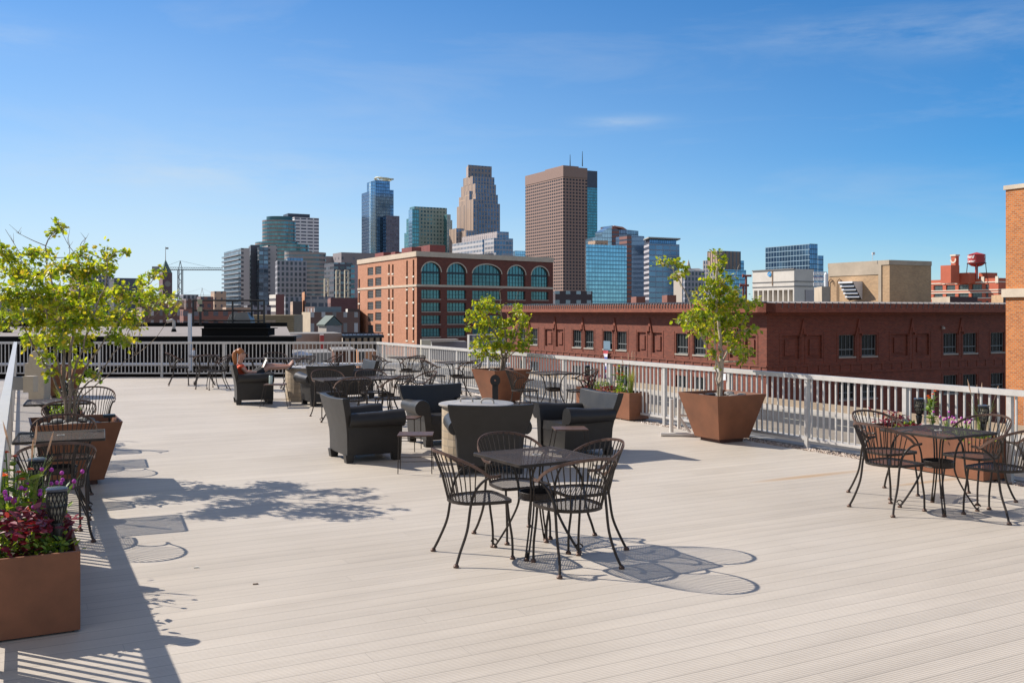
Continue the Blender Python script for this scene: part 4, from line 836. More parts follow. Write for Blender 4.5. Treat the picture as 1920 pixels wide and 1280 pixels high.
for k in range(9):
    z = zb4+(zt4-zb4)*k/9; wbox(m, wv, 0, wv.L, z, z+(zt4-zb4)/18, 0, .5)
wbox(m, wv, 0, wv.L, LOWZ, zt4, -6, 0); m.build('wall', mat('tan_ribs', (.36, .28, .17), .7, 0, .15, .5), t, t.location)
m = MB(); u = wv.u(508); wbox(m, wv, u-.75, u+.75, topz(617, 150), topz(599, 150), .12, .2); m.build('poster', mat('poster_pink', (.62, .50, .53), .7, 0, .3, 2), t, t.location)
tower('low_tan_building', 'low tan rendered building with a red drainpipe bay beyond the back railing', 90, 560, [('wall', 500, 508, 641, 90, 626, mat('tan_render', (.33, .255, .20), .9, 0, .2, .3), mat('tan_render', (.3,)*3)), ('red_bay', 599, 600, 607.5, 88, 628, M_RBp, mat('red_bay', (.34, .05, .045), .7))], None)
# patio beyond the back rail
t = tower('pergola', 'black flat pergola over a tan terrace beyond the back corner', 95, 660, [('terrace_wall', 640, 646, 716, 100, 634, M_TC, mat('terrace_tan', (.45, .33, .20), .9, 0, .3, .4)), ('roof_slab', 638, 643, 720, 92, 629, M_BLACK, M_BLACK, M_BLACK, 634)], None)
for k in range(7): m = MB(); p = A(645+k*11.5, 634, 93+k*.6); m.box((p.x, p.y, p.z-2.0), (.22, .22, 4.2)); m.build('post', M_BLACK, t, t.location)
m = MB(); m.tube([A(640, 624, 94), A(718, 624, 98)], .04, 4); [m.tube([A(640+k*7, 629, 94), A(640+k*7, 624, 94)], .03, 4) for k in range(12)]; m.build('roof_rail', M_BLACK, t, t.location)
tower('orange_terrace_house', 'orange rendered terrace house below the pergola', 80, 690, [('wall', 668, 672, 706, 80, 659, mat('orange_render', (.55, .26, .12), .9, 0, .2, .5), FB('orange_terrace', (.50, .24, .12), (.06, .05, .05), 1.5, 2.2, .35, .6, gr=.2))], None)
tower('brown_bar', 'dark brown timber bar with a pale canopy below the far railing', 70, 640, [('wall', 622, 627, 664, 70, 660, mat('bar_wood', (.14, .055, .03), .8, 0, .3, 1), mat('bar_wood', (.1,)*3)), ('canopy', 618, 624, 668, 68, 656, M_LIME2, M_LIME2, None, 659)], None)
tower('beige_parapet', 'beige parapet block seen low between the balusters', 60, 520, [('wall', 540, 544, 622, 60, 662, M_TC, FB('parapet_panels', (.33, .28, .23), (.28, .24, .21), 1.2, 5, .9, .9))], None)
t = thing('parasol', 'small open white parasol beyond the back railing', 'parasol', A(564, 690, 52)); m = MB(); p = A(564, 665, 52); m.lathe([(.62, 0), (.60, .04), (.05, .2)], 8, p-Vector((0, 0, .0)), 0); m.build('canopy', mat('parasol_white', (.75, .76, .80), .7), t, t.location)
m = MB(); m.tube([A(564, 690, 52), p], .03, 5); m.build('pole', M_IRON, t, t.location)
# white block and grey plinth in front of the arched office
tower('pale_stair_block', 'pale cream stair block standing in front of the arched brick office', 230, 790, [('wall', 788, 790, 808, 230, 637, mat('pale_cream', (.60, .54, .40), .8), FB('cream_slots', (.60, .54, .40), (.10, .09, .08), 1.25, 30, .3, .45, gr=.3))], None)
tower('grey_plinth_block', 'low plain grey block to the right of the pale stair block', 240, 812, [('wall', 806, 810, 875, 240, 641, M_CONC, mat('grey_purple', (.25, .22, .24), .9)), ('canopy', 800, 804, 860, 236, 637, M_LIME2, M_LIME2, None, 638.5)], None)
tower('louvred_block', 'grey louvred block behind the middle tree', 225, 884, [('wall', 876, 880, 975, 225, 628, M_CONC, FB('louvres', (.36, .35, .36), (.12, .12, .13), 1.6, 5, .5, .6, gr=.4))], None)
# far left
tower('dark_office_box', 'dark flat office block behind the big left tree', 800, 215, [('wall', 205, 214, 265, 800, 521, m_dark, FB('dark_box', (.11, .115, .15), (.16, .20, .24), 6, 30, .3, .3))])
tower('old_mill_tower', 'grey block with a small tower behind the left tree top', 900, 150, [('wall', 130, 142, 208, 900, 514, m_rb, m_gridg), ('wall', 150, 160, 180, 905, 503, m_rb, m_rb)])
t = tower('clock_tower', 'dark brick clock tower with pointed green roof and flag', 1300, 305, [('shaft', 298, 305, 323, 1300, 511, FB('ct_left', (.20, .115, .11), (.12, .09, .09), 5, 9, .3, .3), FB('ct_right', (.145, .09, .10), (.09, .07, .08), 5, 9, .3, .3))])
C, Lp, Rp, B = plan(298, 305, 323, 1300); z0 = topz(512, 1300); ap = V3((C+B)/2, topz(489, 1300)+3); m = MB(); cs_ = [V3(C, z0), V3(Rp, z0), V3(B, z0), V3(Lp, z0)]
for i in range(4): m.face([cs_[i], cs_[(i+1) % 4], ap])
m.build('spire', mat('verdigris', (.10, .17, .15), .7), t, t.location); m = MB(); m.tube([ap-Vector((0, 0, 1)), ap+Vector((0, 0, 17))], [.5, .3], 4); m.box(ap+Vector((2, 0, 15)), (4, .1, 2.4)); m.build('flagpole', M_CONC, t, t.location)
wc = Wall(C, Rp); m = MB(); p = wc.pt(wc.L*.52, topz(532, 1300), .4); m.face([p+V3(wc.d)*4*math.cos(2*PI*i/20)+Vector((0, 0, 4*math.sin(2*PI*i/20))) for i in range(20)]); m.build('clock_face', mat('clock_dull', (.24, .22, .20), .8), t, t.location)
def crane(label, Y, px, ybase, yj, ytop, xa, xb, col, th=.5):
    t = thing('tower_crane', label, 'crane', V3(A(px, 600, Y), LOWZ), 0, 'construction cranes'); w = (7/F*Y)/2 if th > .4 else .8
    m = MB(); zb_, zj = LOWZ, topz(yj, Y); c = A(px, 0, Y)
    for sx in (-1, 1):
        for sy in (-1, 1): m.tube([(c.x+sx*w, c.y+sy*w, zb_), (c.x+sx*w, c.y+sy*w, zj)], th*.8, 4)
    n = int((zj-zb_)/(2.4*w)); [m.tube([(c.x-w*(1 if k % 2 else -1), c.y-w, zb_+k*2.4*w), (c.x+w*(1 if k % 2 else -1), c.y-w, zb_+(k+1)*2.4*w)], th*.5, 4) for k in range(n)]
    m.build('mast', col, t, t.location)
    m = MB(); a, b = A(xa, yj, Y), A(xb, yj, Y); m.tube([a, b], th*.7, 4); m.tube([a+Vector((0, 0, 3)), b+Vector((0, 0, 2))], th*.35, 4); n = 30
    for k in range(n): p, q = a.lerp(b, k/n), a.lerp(b, (k+.5)/n)+Vector((0, 0, 2.6)); m.tube([p, q], th*.25, 3); m.tube([q, a.lerp(b, (k+1)/n)], th*.25, 3)
    m.build('jib', col, t, t.location)
    m = MB(); pk = A(px, ytop, Y); [m.tube([(c.x+s*w, c.y, zj), pk], th*.6, 4) for s in (-1, 1)]; m.tube([pk, a.lerp(b, .85)+Vector((0, 0, 2))], th*.2, 3); m.tube([pk, a.lerp(b, .1)+Vector((0, 0, 2))], th*.2, 3)
    m.build('apex', col, t, t.location); m = MB(); m.box(a+Vector((2, 0, 0)), (6, 4, 7) if th > .4 else (3, 2, 3)); m.build('counterweight', M_CONC, t, t.location)
crane('dark tower crane with a long jib right of the clock tower', 1000, 338, 560, 506, 489, 288, 418, mat('crane_dark', (.07, .07, .08), .6), .6)
crane('pale distant tower crane standing left of the balcony tower', 1500, 379, 560, 556, 540, 326, 418, mat('crane_pale', (.45, .38, .32), .6), .45)
random.seed(11)
lows = [(258, 330, 561, 620, m_rb, 'long low maroon brick block directly below the clock tower'), (318, 345, 563, 600, m_tan, 'tan low block just right of the maroon one'), (345, 420, 560, 640, m_bb, 'low dark brick row left of the balcony tower'),
        (398, 424, 546, 560, m_tan, 'orange tan block with ribs touching the balcony tower'), (340, 372, 552, 700, m_gridg, 'pale far block under the pale crane'), (-60, 60, 566, 640, m_gridg, 'grey low block at the far left edge'), (60, 130, 560, 700, m_rb, 'brick low block behind the left tree trunks'),
        (372, 400, 556, 520, m_rb, 'small red block between the pale crane and the tower'), (420, 470, 576, 420, m_tan, 'tan low block under the balcony tower'), (460, 508, 572, 430, m_gridg, 'low grey block left of the striped block'), (262, 345, 576, 380, m_bb, 'nearer brown low row over the grey roof'), (340, 452, 580, 360, m_rb, 'wide red brick row behind the black roof platform')]
for (a, b, y, Y_, mm, lb) in lows: tower('low_rise_block', lb, Y_, a, [('wall', a-3, a+4, b, Y_, y, mm, mm)], 'low buildings on the horizon')
# ---- neighbouring roof behind the back railing
M_ROOFN = mat('gravel_roof', (.27, .235, .215), .95, 0, .12, 1.5, .3, 20); M_BLK = mat('black_membrane', (.009, .009, .009), .9, 0, 0, 1, 0, 1, .1)
nb = thing('neighbour_roof_building', 'black walled neighbouring building with a grey gravel roof', 'building', (-20, 31, LOWZ)); zn = 1.02; E0 = A(548, 640, 31).x
m = MB(); m.prism([(-60, 31), (E0, 31), (E0-6, 56), (-60, 56)], LOWZ, zn-.06, 0, 1); m.build('wall', [mat('black_siding', (.013, .011, .010), .9, 0, .3, .8, 0, 1, .1), M_ROOFN], nb, nb.location)
m = MB(); m.box(((-60+E0)/2, 30.98, zn-.06), (60+E0+.2, .3, .16)); m.box(((-66+E0)/2, 56, zn+.0), (54+E0, .35, .32)); m.build('coping', M_BLK, nb, nb.location)
m = MB(); m.tube([(-60, 30.6, EYE-(683-583)/F*30.6), (E0+7, 30.6, EYE-(683-583)/F*30.6)], .055, 8); m.build('wall_pipe', mat('white_metal', (.7,)*3), nb, nb.location)
for k in range(40): m = None
m = MB()
for k in range(14): m.box(((-60+E0)/2, 30.97, -.1-k*.22), (60+E0, .03, .02))
m.build('siding_battens', M_BLK, nb, nb.location)
t = thing('gooseneck_vent', 'grey gooseneck vent pipe on the neighbouring gravel roof', 'vent', A(326, 622, 38)); p = t.location.copy(); m = MB(); m.tube([p, p+Vector((0, 0, .42)), p+Vector((-.05, 0, .46)), p+Vector((-.28, 0, .40))], .065, 8); m.build('pipe', M_STEEL, t, p); m = MB(); m.lathe([(.11, 0), (.08, .12)], 10, p); m.build('flashing', M_BLK, t, p)
for i, (x, y) in enumerate(((2, 600), (14, 602))):
    p = A(x, y+22, 40); t = thing('roof_vent', ('left' if i == 0 else 'right')+' black conical roof vent at the left end of the gravel roof', 'vent', p, 0, 'black roof vents'); m = MB(); m.lathe([(.2, 0), (.09, .18), (.08, .55), (.13, .56), (.13, .68)], 12); m.build('pipe', M_BLK, t)
t = thing('white_pole', 'white square pole rising above the back railing at left', 'pole', A(356, 700, 30)); m = MB(); p = A(356, 588, 30); m.box((p.x, 30, p.z/2), (.095, .095, p.z)); m.build('shaft', mat('white_metal', (.7,)*3), t, (t.location)); m = MB(); m.box((p.x, 30, p.z+.01), (.11, .11, .02)); m.build('cap', M_STEEL, t, t.location)
pf = thing('roof_platform', 'stepped black roof platform with thin black guard rails', 'platform', (A(435, 632, 33).x, 33, zn-.06)); O_ = pf.location
def pxbox(m, xa, xb, ya, yb, Y, dep, mi=0): a, b = A(xa, ya, Y), A(xb, yb, Y); m.box(((a.x+b.x)/2, Y+dep/2, (a.z+b.z)/2), (b.x-a.x, dep, abs(a.z-b.z)), 0, mi)
m = MB(); pxbox(m, 378, 503, 616, 633, 33, .9); pxbox(m, 382, 499, 606, 615.6, 33.2, .6); pxbox(m, 376, 506, 615.2, 616.4, 32.9, 1.1); m.build('black_base', M_BLK, pf, O_)
m = MB(); R0 = .03
for Y_, xs_ in ((33.6, (362, 375, 436, 495)), (34.6, (376, 472, 484))):
    for x in xs_: m.tube([A(x, 609, Y_), A(x, 563, Y_)], R0*1.2, 5)
for y in (563, 582, 601): m.tube([A(361, y, 33.6), A(495, y, 33.6)], R0, 5); m.tube([A(495, y, 33.6), A(484, y+1, 34.6)], R0, 5); m.tube([A(361, y, 33.6), A(376, y+1, 34.6)], R0, 5)
m.build('guard_rail', M_BLACK, pf, O_)
for y in (565, 579): m = MB(); pxbox(m, 370, 379, y-4, y+5, 33.5, .02); m.build('rail_plate', mat('khaki_plate', (.33, .33, .22), .7), pf, O_)
t = thing('barbecue_grill', 'covered grey steel barbecue on the black roof platform', 'grill', A(452, 605, 34.5)); p = t.location; m = MB(); prof = [(-.42, 0), (-.40, .12), (-.25, .36), (.30, .38), (.40, .12), (.42, 0)]
m.loft([[(p.x+x, p.y-.3, p.z+z) for x, z in prof], [(p.x+x, p.y+.3, p.z+z) for x, z in prof]]); m.build('lid', mat('grill_steel', (.20, .20, .20), .35, .5), t, p)
m = MB(); [m.tube([(p.x-.40+k*.06, p.y-.31, p.z+.02), (p.x-.30+k*.06, p.y-.31, p.z+.30)], .014, 5) for k in range(4)]; m.build('handle', M_STEEL, t, p)
m = MB(); pxbox(m, 505, 546, 629, 635, 31.6, 1.6); slope = m.build('side_roof', M_ROOFN, pf, O_)
# ================================================================== FURNITURE
def mk_chair():
    t = thing('wire_chair', '', 'chair')
    sT = [-1+2*i/32 for i in range(33)]
    def hoop(s): a = s*math.radians(102); return Vector((-.05-.275*math.cos(a), .295*math.sin(a), .815-.175*abs(s)**2.2))
    def base(s): a = s*math.radians(88); return Vector((-.03-.175*math.cos(a), .205*math.sin(a), .438))
    tip = [Vector((.10, sg*.275, .640)) for sg in (-1, 1)]
    pts = smooth_path([tip[0]]+[hoop(s) for s in sT[::2]]+[tip[1]], 2)
    m = MB()                                                   # flat band hoop
    ring = []
    for i, p in enumerate(pts):
        tg = (pts[min(i+1, len(pts)-1)]-pts[max(i-1, 0)]).normalized(); out = Vector((p.x+.05, p.y, 0)).normalized(); up = tg.cross(out).normalized()
        ring.append([p+out*.004+up*.011, p+out*.004-up*.011, p-out*.004-up*.011, p-out*.004+up*.011])
    m.loft(ring); m.build('back_hoop', M_RUSTY, t)
    m = MB()
    for i in range(17):
        s = -.86+1.72*i/16; a, b = base(s), hoop(s*.90); mid = a.lerp(b, .45)+Vector((0, 0, 0))-(Vector((mid_ := (a.x+b.x)/2+.05, (a.y+b.y)/2, 0)).normalized()*.012)
        m.tube([a, mid, b], .0050, 5)
    m.build('back_spokes', M_IRON, t, smooth=True)
    out = [(.215, -.19), (.225, -.12), (.228, 0), (.225, .12), (.215, .19), (.19, .218), (.1, .222), (0, .215)]+[(base(s).x, base(s).y) for s in (1, .8, .6, .4, .2, 0, -.2, -.4, -.6, -.8, -1)]+[(0, -.215), (.1, -.222), (.19, -.218)]
    m = MB(); pth = [Vector((x, y, .435)) for x, y in out]; rg = []
    n = len(pth)
    for i in range(n):
        p = pth[i]; tg = (pth[(i+1) % n]-pth[i-1]).normalized(); o = Vector((tg.y, -tg.x, 0)); rg.append([p+o*.006+Vector((0, 0, .012)), p+o*.006-Vector((0, 0, .012)), p-o*.004-Vector((0, 0, .012)), p-o*.004+Vector((0, 0, .012))])
    rg.append(rg[0]); m.loft(rg, cap=False); st = m.build('seat', M_IRON, t)
    m = MB()                                                   # expanded metal mesh of the seat
    for dg in (PI/3.1, -PI/3.1):
        dx, dy = math.cos(dg), math.sin(dg); nx, ny = -dy, dx; k = -.36
        while k < .36:
            hit = []
            for i in range(n):
                a, b = out[i], out[(i+1) % n]; fa, fb = a[0]*nx+a[1]*ny-k, b[0]*nx+b[1]*ny-k
                if (fa < 0) != (fb < 0): f = fa/(fa-fb); hit.append(((a[0]+(b[0]-a[0])*f), (a[1]+(b[1]-a[1])*f)))
            if len(hit) == 2:
                (x0, y0), (x1, y1) = hit; w = .0033; m.face([(x0+nx*w, y0+ny*w, .440), (x1+nx*w, y1+ny*w, .440), (x1-nx*w, y1-ny*w, .440), (x0-nx*w, y0-ny*w, .440)])
            k += .0185
    m.build('seat_mesh', M_IRON, st)
    foot = None
    def leg(path, r):
        nonlocal foot
        m = MB(); m.tube(smooth_path(path, 6), r, 7); l = m.build('leg', M_IRON, t, smooth=True)
        f = MB(); p = path[0]; f.lathe([(.021, 0), (.022, .012), (.012, .026)], 10, (p[0], p[1], 0)); f.build('foot_pad', M_RUSTY, l, smooth=True)
    for sg in (-1, 1):
        leg([(-.245, sg*.262, .01), (-.205, sg*.238, .10), (-.145, sg*.222, .25), (-.115, sg*.218, .43), (-.085, sg*.228, .53), (-.03, sg*.252, .605), (.04, sg*.27, .636), (.10, sg*.275, .640)], .0105)
        leg([(.225, sg*.198, .01), (.222, sg*.196, .15), (.200, sg*.19, .30), (.185, sg*.188, .43)], .0095)
    return t
def mk_table():
    t = thing('square_table', '', 'table'); h = .735/2; r = .03; Z = .735
    pts = [(cx_+r*math.cos(a), cy_+r*math.sin(a)) for cx_, cy_, a0 in ((h-r, h-r, 0), (-h+r, h-r, 90), (-h+r, -h+r, 180), (h-r, -h+r, 270)) for a in [math.radians(a0+15*i) for i in range(7)]]
    m = MB(); m.face([(x*.985, y*.985, Z) for x, y in pts]); top = m.build('tabletop', M_TOP, t)
    m = MB(); rg = [[Vector((x, y, Z+.001)), Vector((x, y, Z-.022)), Vector((x*.975, y*.975, Z-.022)), Vector((x*.975, y*.975, Z+.001))] for x, y in pts]; rg.append(rg[0]); m.loft(rg, cap=False); m.build('rim', M_IRON, top, bevel=.002)
    m = MB(); m.lathe([(.034, Z+.0), (.034, Z+.006), (.024, Z+.006), (.024, Z)], 16); m.build('parasol_hole', M_STEEL, top)
    m = MB(); rr = .135
    for z in (.405, .455): m.tube([Vector((rr*math.cos(a), rr*math.sin(a), z)) for a in [2*PI*i/24 for i in range(25)]], .006, 5)
    m.lathe([(rr, .405), (rr+.002, .455), (rr-.002, .455), (rr-.004, .405)], 24)
    for k in range(-6, 7):
        y = k*.02; x = math.sqrt(max(0, rr*rr-y*y)); m.tube([(-x, y, .408), (x, y, .408)], .003, 4)
    m.build('basket_shelf', M_IRON, t)
    for k in range(4):
        a = PI/4+k*PI/2; c_, s_ = math.cos(a), math.sin(a); m = MB()
        for off in (-.011, .011):
            P = [(r_*c_-off*s_, r_*s_+off*c_, z) for r_, z in ((.335, .012), (.30, .06), (.215, .20), (.15, .34), (.14, .43), (.155, .55), (.20, .655), (.27, .70), (.36, .708))]; m.tube(smooth_path(P, 5), .0075, 6)
        sc = [((.335+.028*math.cos(b)*(1-b/14))*c_, (.335+.028*math.cos(b)*(1-b/14))*s_, .045+.028*math.sin(b)*(1-b/14)) for b in [i*.55 for i in range(12)]]; m.tube(sc, .006, 5)
        l = m.build('leg', M_IRON, t, smooth=True); f = MB(); f.lathe([(.02, 0), (.021, .012), (.01, .022)], 10, (.335*c_, .335*s_, 0)); f.build('foot_pad', M_RUSTY, l)
    return t
chair, table = Proto(mk_chair), Proto(mk_table)
GC = 'wire back chairs round the iron tables'; GT = 'square iron tables on the deck'
def CH(x, y, deg, label): return chair.put((x, y, 0), deg, label, GC)
def TB(x, y, deg, label): return table.put((x, y, 0), deg, label, GT)
# near centre set
TB(.19, 7.51, 31, 'square dark iron table in the middle foreground with rusty stains')
CH(-.28, 7.33, 23, 'foreground wire chair on the left of the middle table, facing right')
CH(.44, 7.05, 119, 'foreground wire chair nearest the camera with its back to us')
CH(.03, 7.97, -62, 'wire chair behind the middle foreground table, brown hoop to the left')
CH(.56, 7.66, 203, 'wire chair on the right of the middle table with a wide brown hoop')
# right set
TB(3.98, 9.05, 30, 'square dark iron table at the right edge before the flower planter')
CH(3.525, 9.04, 26, 'wire chair left front of the right-hand table')
CH(3.78, 9.80, -62, 'wire chair behind left of the right-hand table')
CH(4.54, 9.50, 207, 'wire chair behind the right-hand table, before the planter torch')
CH(4.40, 8.74, 122, 'wire chair cut by the right edge of the photo')
# left near set
TB(-4.05, 8.70, 23, 'weathered iron table at the left railing with striped rail shadow')
CH(-3.70, 7.86, 118, 'wire chair before the left railing table, seen from behind')
CH(-4.35, 9.42, -62, 'wire chair squeezed between left railing table and the tree planter')
# left far set behind the tree
TB(-5.62, 12.0, 23, 'iron table behind the big left tree')
CH(-5.62, 12.95, -70, 'wire chair beyond the table behind the left tree')
CH(-5.25, 11.48, 118, 'wire chair between the left tree planter and the table behind it')
# centre back set
TB(-2.85, 16.0, 27, 'iron table behind the left black armchair')
TB(-2.12, 16.35, 27, 'iron table joined to the right of another, behind the armchairs')
CH(-3.20, 16.95, -62, 'wire chair with tall hoop behind the left of two joined tables')
CH(-2.55, 15.42, 118, 'wire chair with its back to us before two joined tables')
CH(-2.43, 16.95, -62, 'wire chair behind the right of two joined tables')
CH(-1.95, 15.75, 150, 'wire chair at the right front of two joined tables')
CH(-1.60, 16.5, 207, 'wire chair at the right end of two joined tables')
# right rail sets
TB(-2.55, 23.4, 27, 'small iron table by the far right corner of the railing')
CH(-3.05, 23.3, 20, 'wire chair left of the table in the far right corner')
CH(-2.35, 22.75, 130, 'wire chair front right of the table in the far right corner')
TB(-1.22, 21.2, 27, 'iron table by the railing left of the middle tree planter')
CH(-1.70, 21.2, 15, 'wire chair left of the table by the middle tree planter')
CH(-.95, 20.65, 140, 'wire chair front right of the table by the middle tree planter')
TB(.74, 17.6, 27, 'iron table by the right railing between two planters')
CH(.20, 17.35, 20, 'wire chair in front of the middle tree planter facing right')
CH(1.22, 17.25, 190, 'wire chair right of the table between two planters')
# back left sets
TB(-7.75, 24.4, 20, 'far left iron table carrying a small bottle')
CH(-7.35, 23.25, 115, 'far wire chair in front of the bottle table')
CH(-8.35, 24.3, 20, 'far wire chair left of the bottle table')
CH(-6.95, 22.9, 205, 'far wire chair right of the bottle table, left of the reader')
TB(-6.0, 22.9, 20, 'far iron table behind the reading woman')
TB(-5.22, 23.0, 20, 'far iron table on the right of the one behind the reader')
CH(-5.85, 24.0, -65, 'far wire chair with its hoop showing above the tables behind the reader')
CH(-4.85, 22.35, 150, 'far wire chair just beyond the woman\'s legs')
CH(-4.4, 23.3, 200, 'far wire chair at the right end of the tables behind the reader')
# ---- armchairs
def mk_arm():
    t = thing('armchair', '', 'armchair')
    m = MB(); lv = [(.09, .365, -.300), (.20, .365, -.300), (.34, .372, -.305), (.46, .395, -.322), (.56, .432, -.345), (.66, .466, -.370), (.74, .482, -.388), (.80, .490, -.400)]
    rings = []
    for z, hw, x in lv:
        row = []; K = 8
        for k in range(K+1): f = -1+2*k/K; dz = (-.018*(1-f*f) if z > .75 else 0); row.append(Vector((x-.012*(1-f*f), f*hw, z+dz)))
        for k in range(K, -1, -1): f = -1+2*k/K; dz = (-.018*(1-f*f) if z > .75 else 0); row.append(Vector((x+.085-.03*(1-f*f), f*hw*.985, z+dz)))
        rings.append(row)
    m.loft(rings); m.build('backrest', M_RESIN, t, smooth=True, ang=40, bevel=.008)
    for sg in (-1, 1):
        m = MB(); rings = []
        for i, x in enumerate([-.29, -.2, -.05, .1, .25, .34, .385, .40]):
            f = i/7; rr = .082+.034*f; cy_, cz = (.395+.022*f), .525-.005*f+(.012 if f > .5 else 0)
            if i == 7: rr *= .93
            row = [Vector((x, sg*.36, .09)), Vector((x, sg*(.375), .25)), Vector((x, sg*(.385+.01*f), cz-rr*.93))]
            for k in range(13):
                a = math.radians(-70+k*(250/12)); row.append(Vector((x, sg*(cy_+rr*math.cos(a)), cz+rr*math.sin(a))))
            row += [Vector((x, sg*.285, .40)), Vector((x, sg*.28, .09))]; rings.append(row if sg > 0 else list(reversed(row)))
        m.loft(rings); m.build('armrest', M_RESIN, t, smooth=True, ang=50)
    m = MB(); m.box((.045, 0, .20), (.66, .57, .22)); m.build('seat_base', M_RESIN, t, bevel=.01)
    m = MB(); m.box((.06, 0, .365), (.64, .55, .11), top=(.62, .53)); m.build('seat_cushion', M_RESIN, t, bevel=.025)
    for x, y in ((-.265, -.315), (-.265, .315), (.34, -.315), (.34, .315)):
        m = MB(); m.box((x, y, .05), (.085, .095, .10), top=(.115, .105)); m.build('foot', M_RESIN, t)
    return t
arm = Proto(mk_arm); GA = 'black resin club armchairs'
def AC(x, y, deg, l): return arm.put((x, y, 0), deg, l, GA)
AC(-1.90, 12.22, 27.5, 'black resin club armchair on the left of the fire table, back towards us')
AC(-.27, 11.28, 95, 'black resin club armchair in front of the fire table, full back to camera')
AC(-1.02, 13.66, -63, 'black resin club armchair behind the fire table, facing the camera')
AC(.86, 12.66, 206, 'black resin club armchair on the right of the fire table, facing left')
AC(-5.25, 19.5, 20, 'black resin club armchair in which the woman is reading')
AC(-3.70, 19.17, 118, 'black resin club armchair at the woman\'s feet, back to camera')
AC(-3.36, 20.75, 205, 'far black resin club armchair with a light lit backrest near the railing')
AC(-2.72, 19.5, 160, 'black resin club armchair partly hidden right of the far fire table') if False else None
# ---- fire tables
M_FST = brick('fire_table_stone', (.50, .40, .28), (.40, .31, .21), (.33, .27, .2), .22, .09, .008, .2, 2)
def mk_fire():
    t = thing('fire_table', '', 'fire table'); K = 28; m = MB(); m.prism([(.435*math.cos(2*PI*i/K), .435*math.sin(2*PI*i/K)) for i in range(K)], 0, .665); m.build('stone_drum', M_FST, t)
    m = MB(); m.lathe([(.46, .665), (.475, .672), (.475, .688), (.46, .695), (.0, .70)], 48); l = m.build('steel_lid', M_STEEL, t, smooth=True, ang=25)
    for a, x, y in ((.1, -.13, .10), (-.0, .14, -.10)):
        m = MB(); m.tube(smooth_path([(x-.075, y, .695), (x-.07, y, .735), (x-.03, y+a*.1, .755), (x+.04, y+a*.1, .755), (x+.075, y, .735), (x+.08, y, .695)], 5), .011, 8); m.build('handle', M_STEEL, l, smooth=True)
    return t
fire = Proto(mk_fire)
fire.put((-.45, 12.22, 0), 0, 'round stone fire table with a steel lid between the near armchairs', 'round fire tables')
fire.put((-4.28, 20.22, 0), 40, 'round fire table under the reading woman\'s feet', 'round fire tables')
# ---- side tables
def mk_side(splay):
    def f():
        t = thing('side_table', '', 'side table'); m = MB(); w, d_ = .40, .34; m.box((0, 0, .432), (w, d_, .016)); m.build('tabletop', M_RUSTY, t, bevel=.003)
        for sx in (-1, 1):
            for sy in (-1, 1): m = MB(); m.tube([(sx*(w/2-.015), sy*(d_/2-.015), .43), (sx*(w/2-.008+splay), sy*(d_/2-.008+splay*.3), 0)], .006, 6); m.build('leg', M_IRON, t)
        m = MB(); q = w/2-.01+splay*.7
        for sy in (-1, 1): m.tube([(-q, sy*(d_/2-.012), .14), (q, sy*(d_/2-.012), .14)], .0045, 5)
        m.build('stretcher', M_IRON, t); return t
    return f
GS = 'small metal side tables'; sA, sB = Proto(mk_side(0.)), Proto(mk_side(.07))
sA.put((-1.11, 11.18, 0), 2, 'brown side table with straight wire legs right of the left armchair', GS)
sA.put((-1.44, 12.92, 0), -10, 'brown side table half hidden between the left and back armchairs', GS)
sB.put((.70, 11.72, 0), 5, 'brown side table with splayed legs in front of the right armchair', GS)
o = sB.put((-4.58, 18.75, 0), 5, 'side table with splayed legs beside the reading woman', GS)
t = thing('drink_can', 'pale green drink can standing on the side table by the reader', 'can', (-4.66, 18.72, .441)); m = MB(); m.lathe([(.033, 0), (.036, .01), (.036, .15), (.028, .165)], 14); m.build('body', mat('can_green', (.50, .60, .55), .35, .2), t); m = MB(); m.lathe([(.027, .166), (.027, .185)], 12); m.build('lid', M_BLACK, t)
t = thing('bottle', 'small bottle with orange cap on the far left table', 'bottle', (-8.0, 24.35, .737)); m = MB(); m.lathe([(.036, 0), (.038, .11), (.03, .13)], 12); m.build('body', mat('bottle_white', (.6, .6, .62), .4), t); m = MB(); m.lathe([(.024, .132), (.02, .18)], 10); m.build('cap', mat('cap_orange', (.5, .22, .08), .5), t)
# ---- post with a round head behind the fire table
t = thing('ashtray_post', 'black outdoor ashtray post with a round holed head', 'ashtray', (-.27, 15.6, 0)); m = MB(); m.box((0, 0, .33), (.095, .06, .66)); m.box((0, 0, .012), (.24, .2, .024)); m.build('post', M_BLACK, t, bevel=.006)
m = MB(); K = 24
for (ro, ri, y0, y1, mi) in ((.078, .014, -.03, .03, 0), (.082, .077, -.026, -.022, 1)):
    for i in range(K):
        a, b = 2*PI*i/K, 2*PI*(i+1)/K; P = lambda r, a, y: (r*math.cos(a), y, .735+r*1.15*math.sin(a))
        for q in ([P(ri, a, y0), P(ro, a, y0), P(ro, b, y0), P(ri, b, y0)], [P(ri, a, y1), P(ri, b, y1), P(ro, b, y1), P(ro, a, y1)], [P(ro, a, y0), P(ro, a, y1), P(ro, b, y1), P(ro, b, y0)], [P(ri, a, y0), P(ri, b, y0), P(ri, b, y1), P(ri, a, y1)]): m.face(q, mi)
m.build('round_head', [M_BLACK, M_IRON], t)
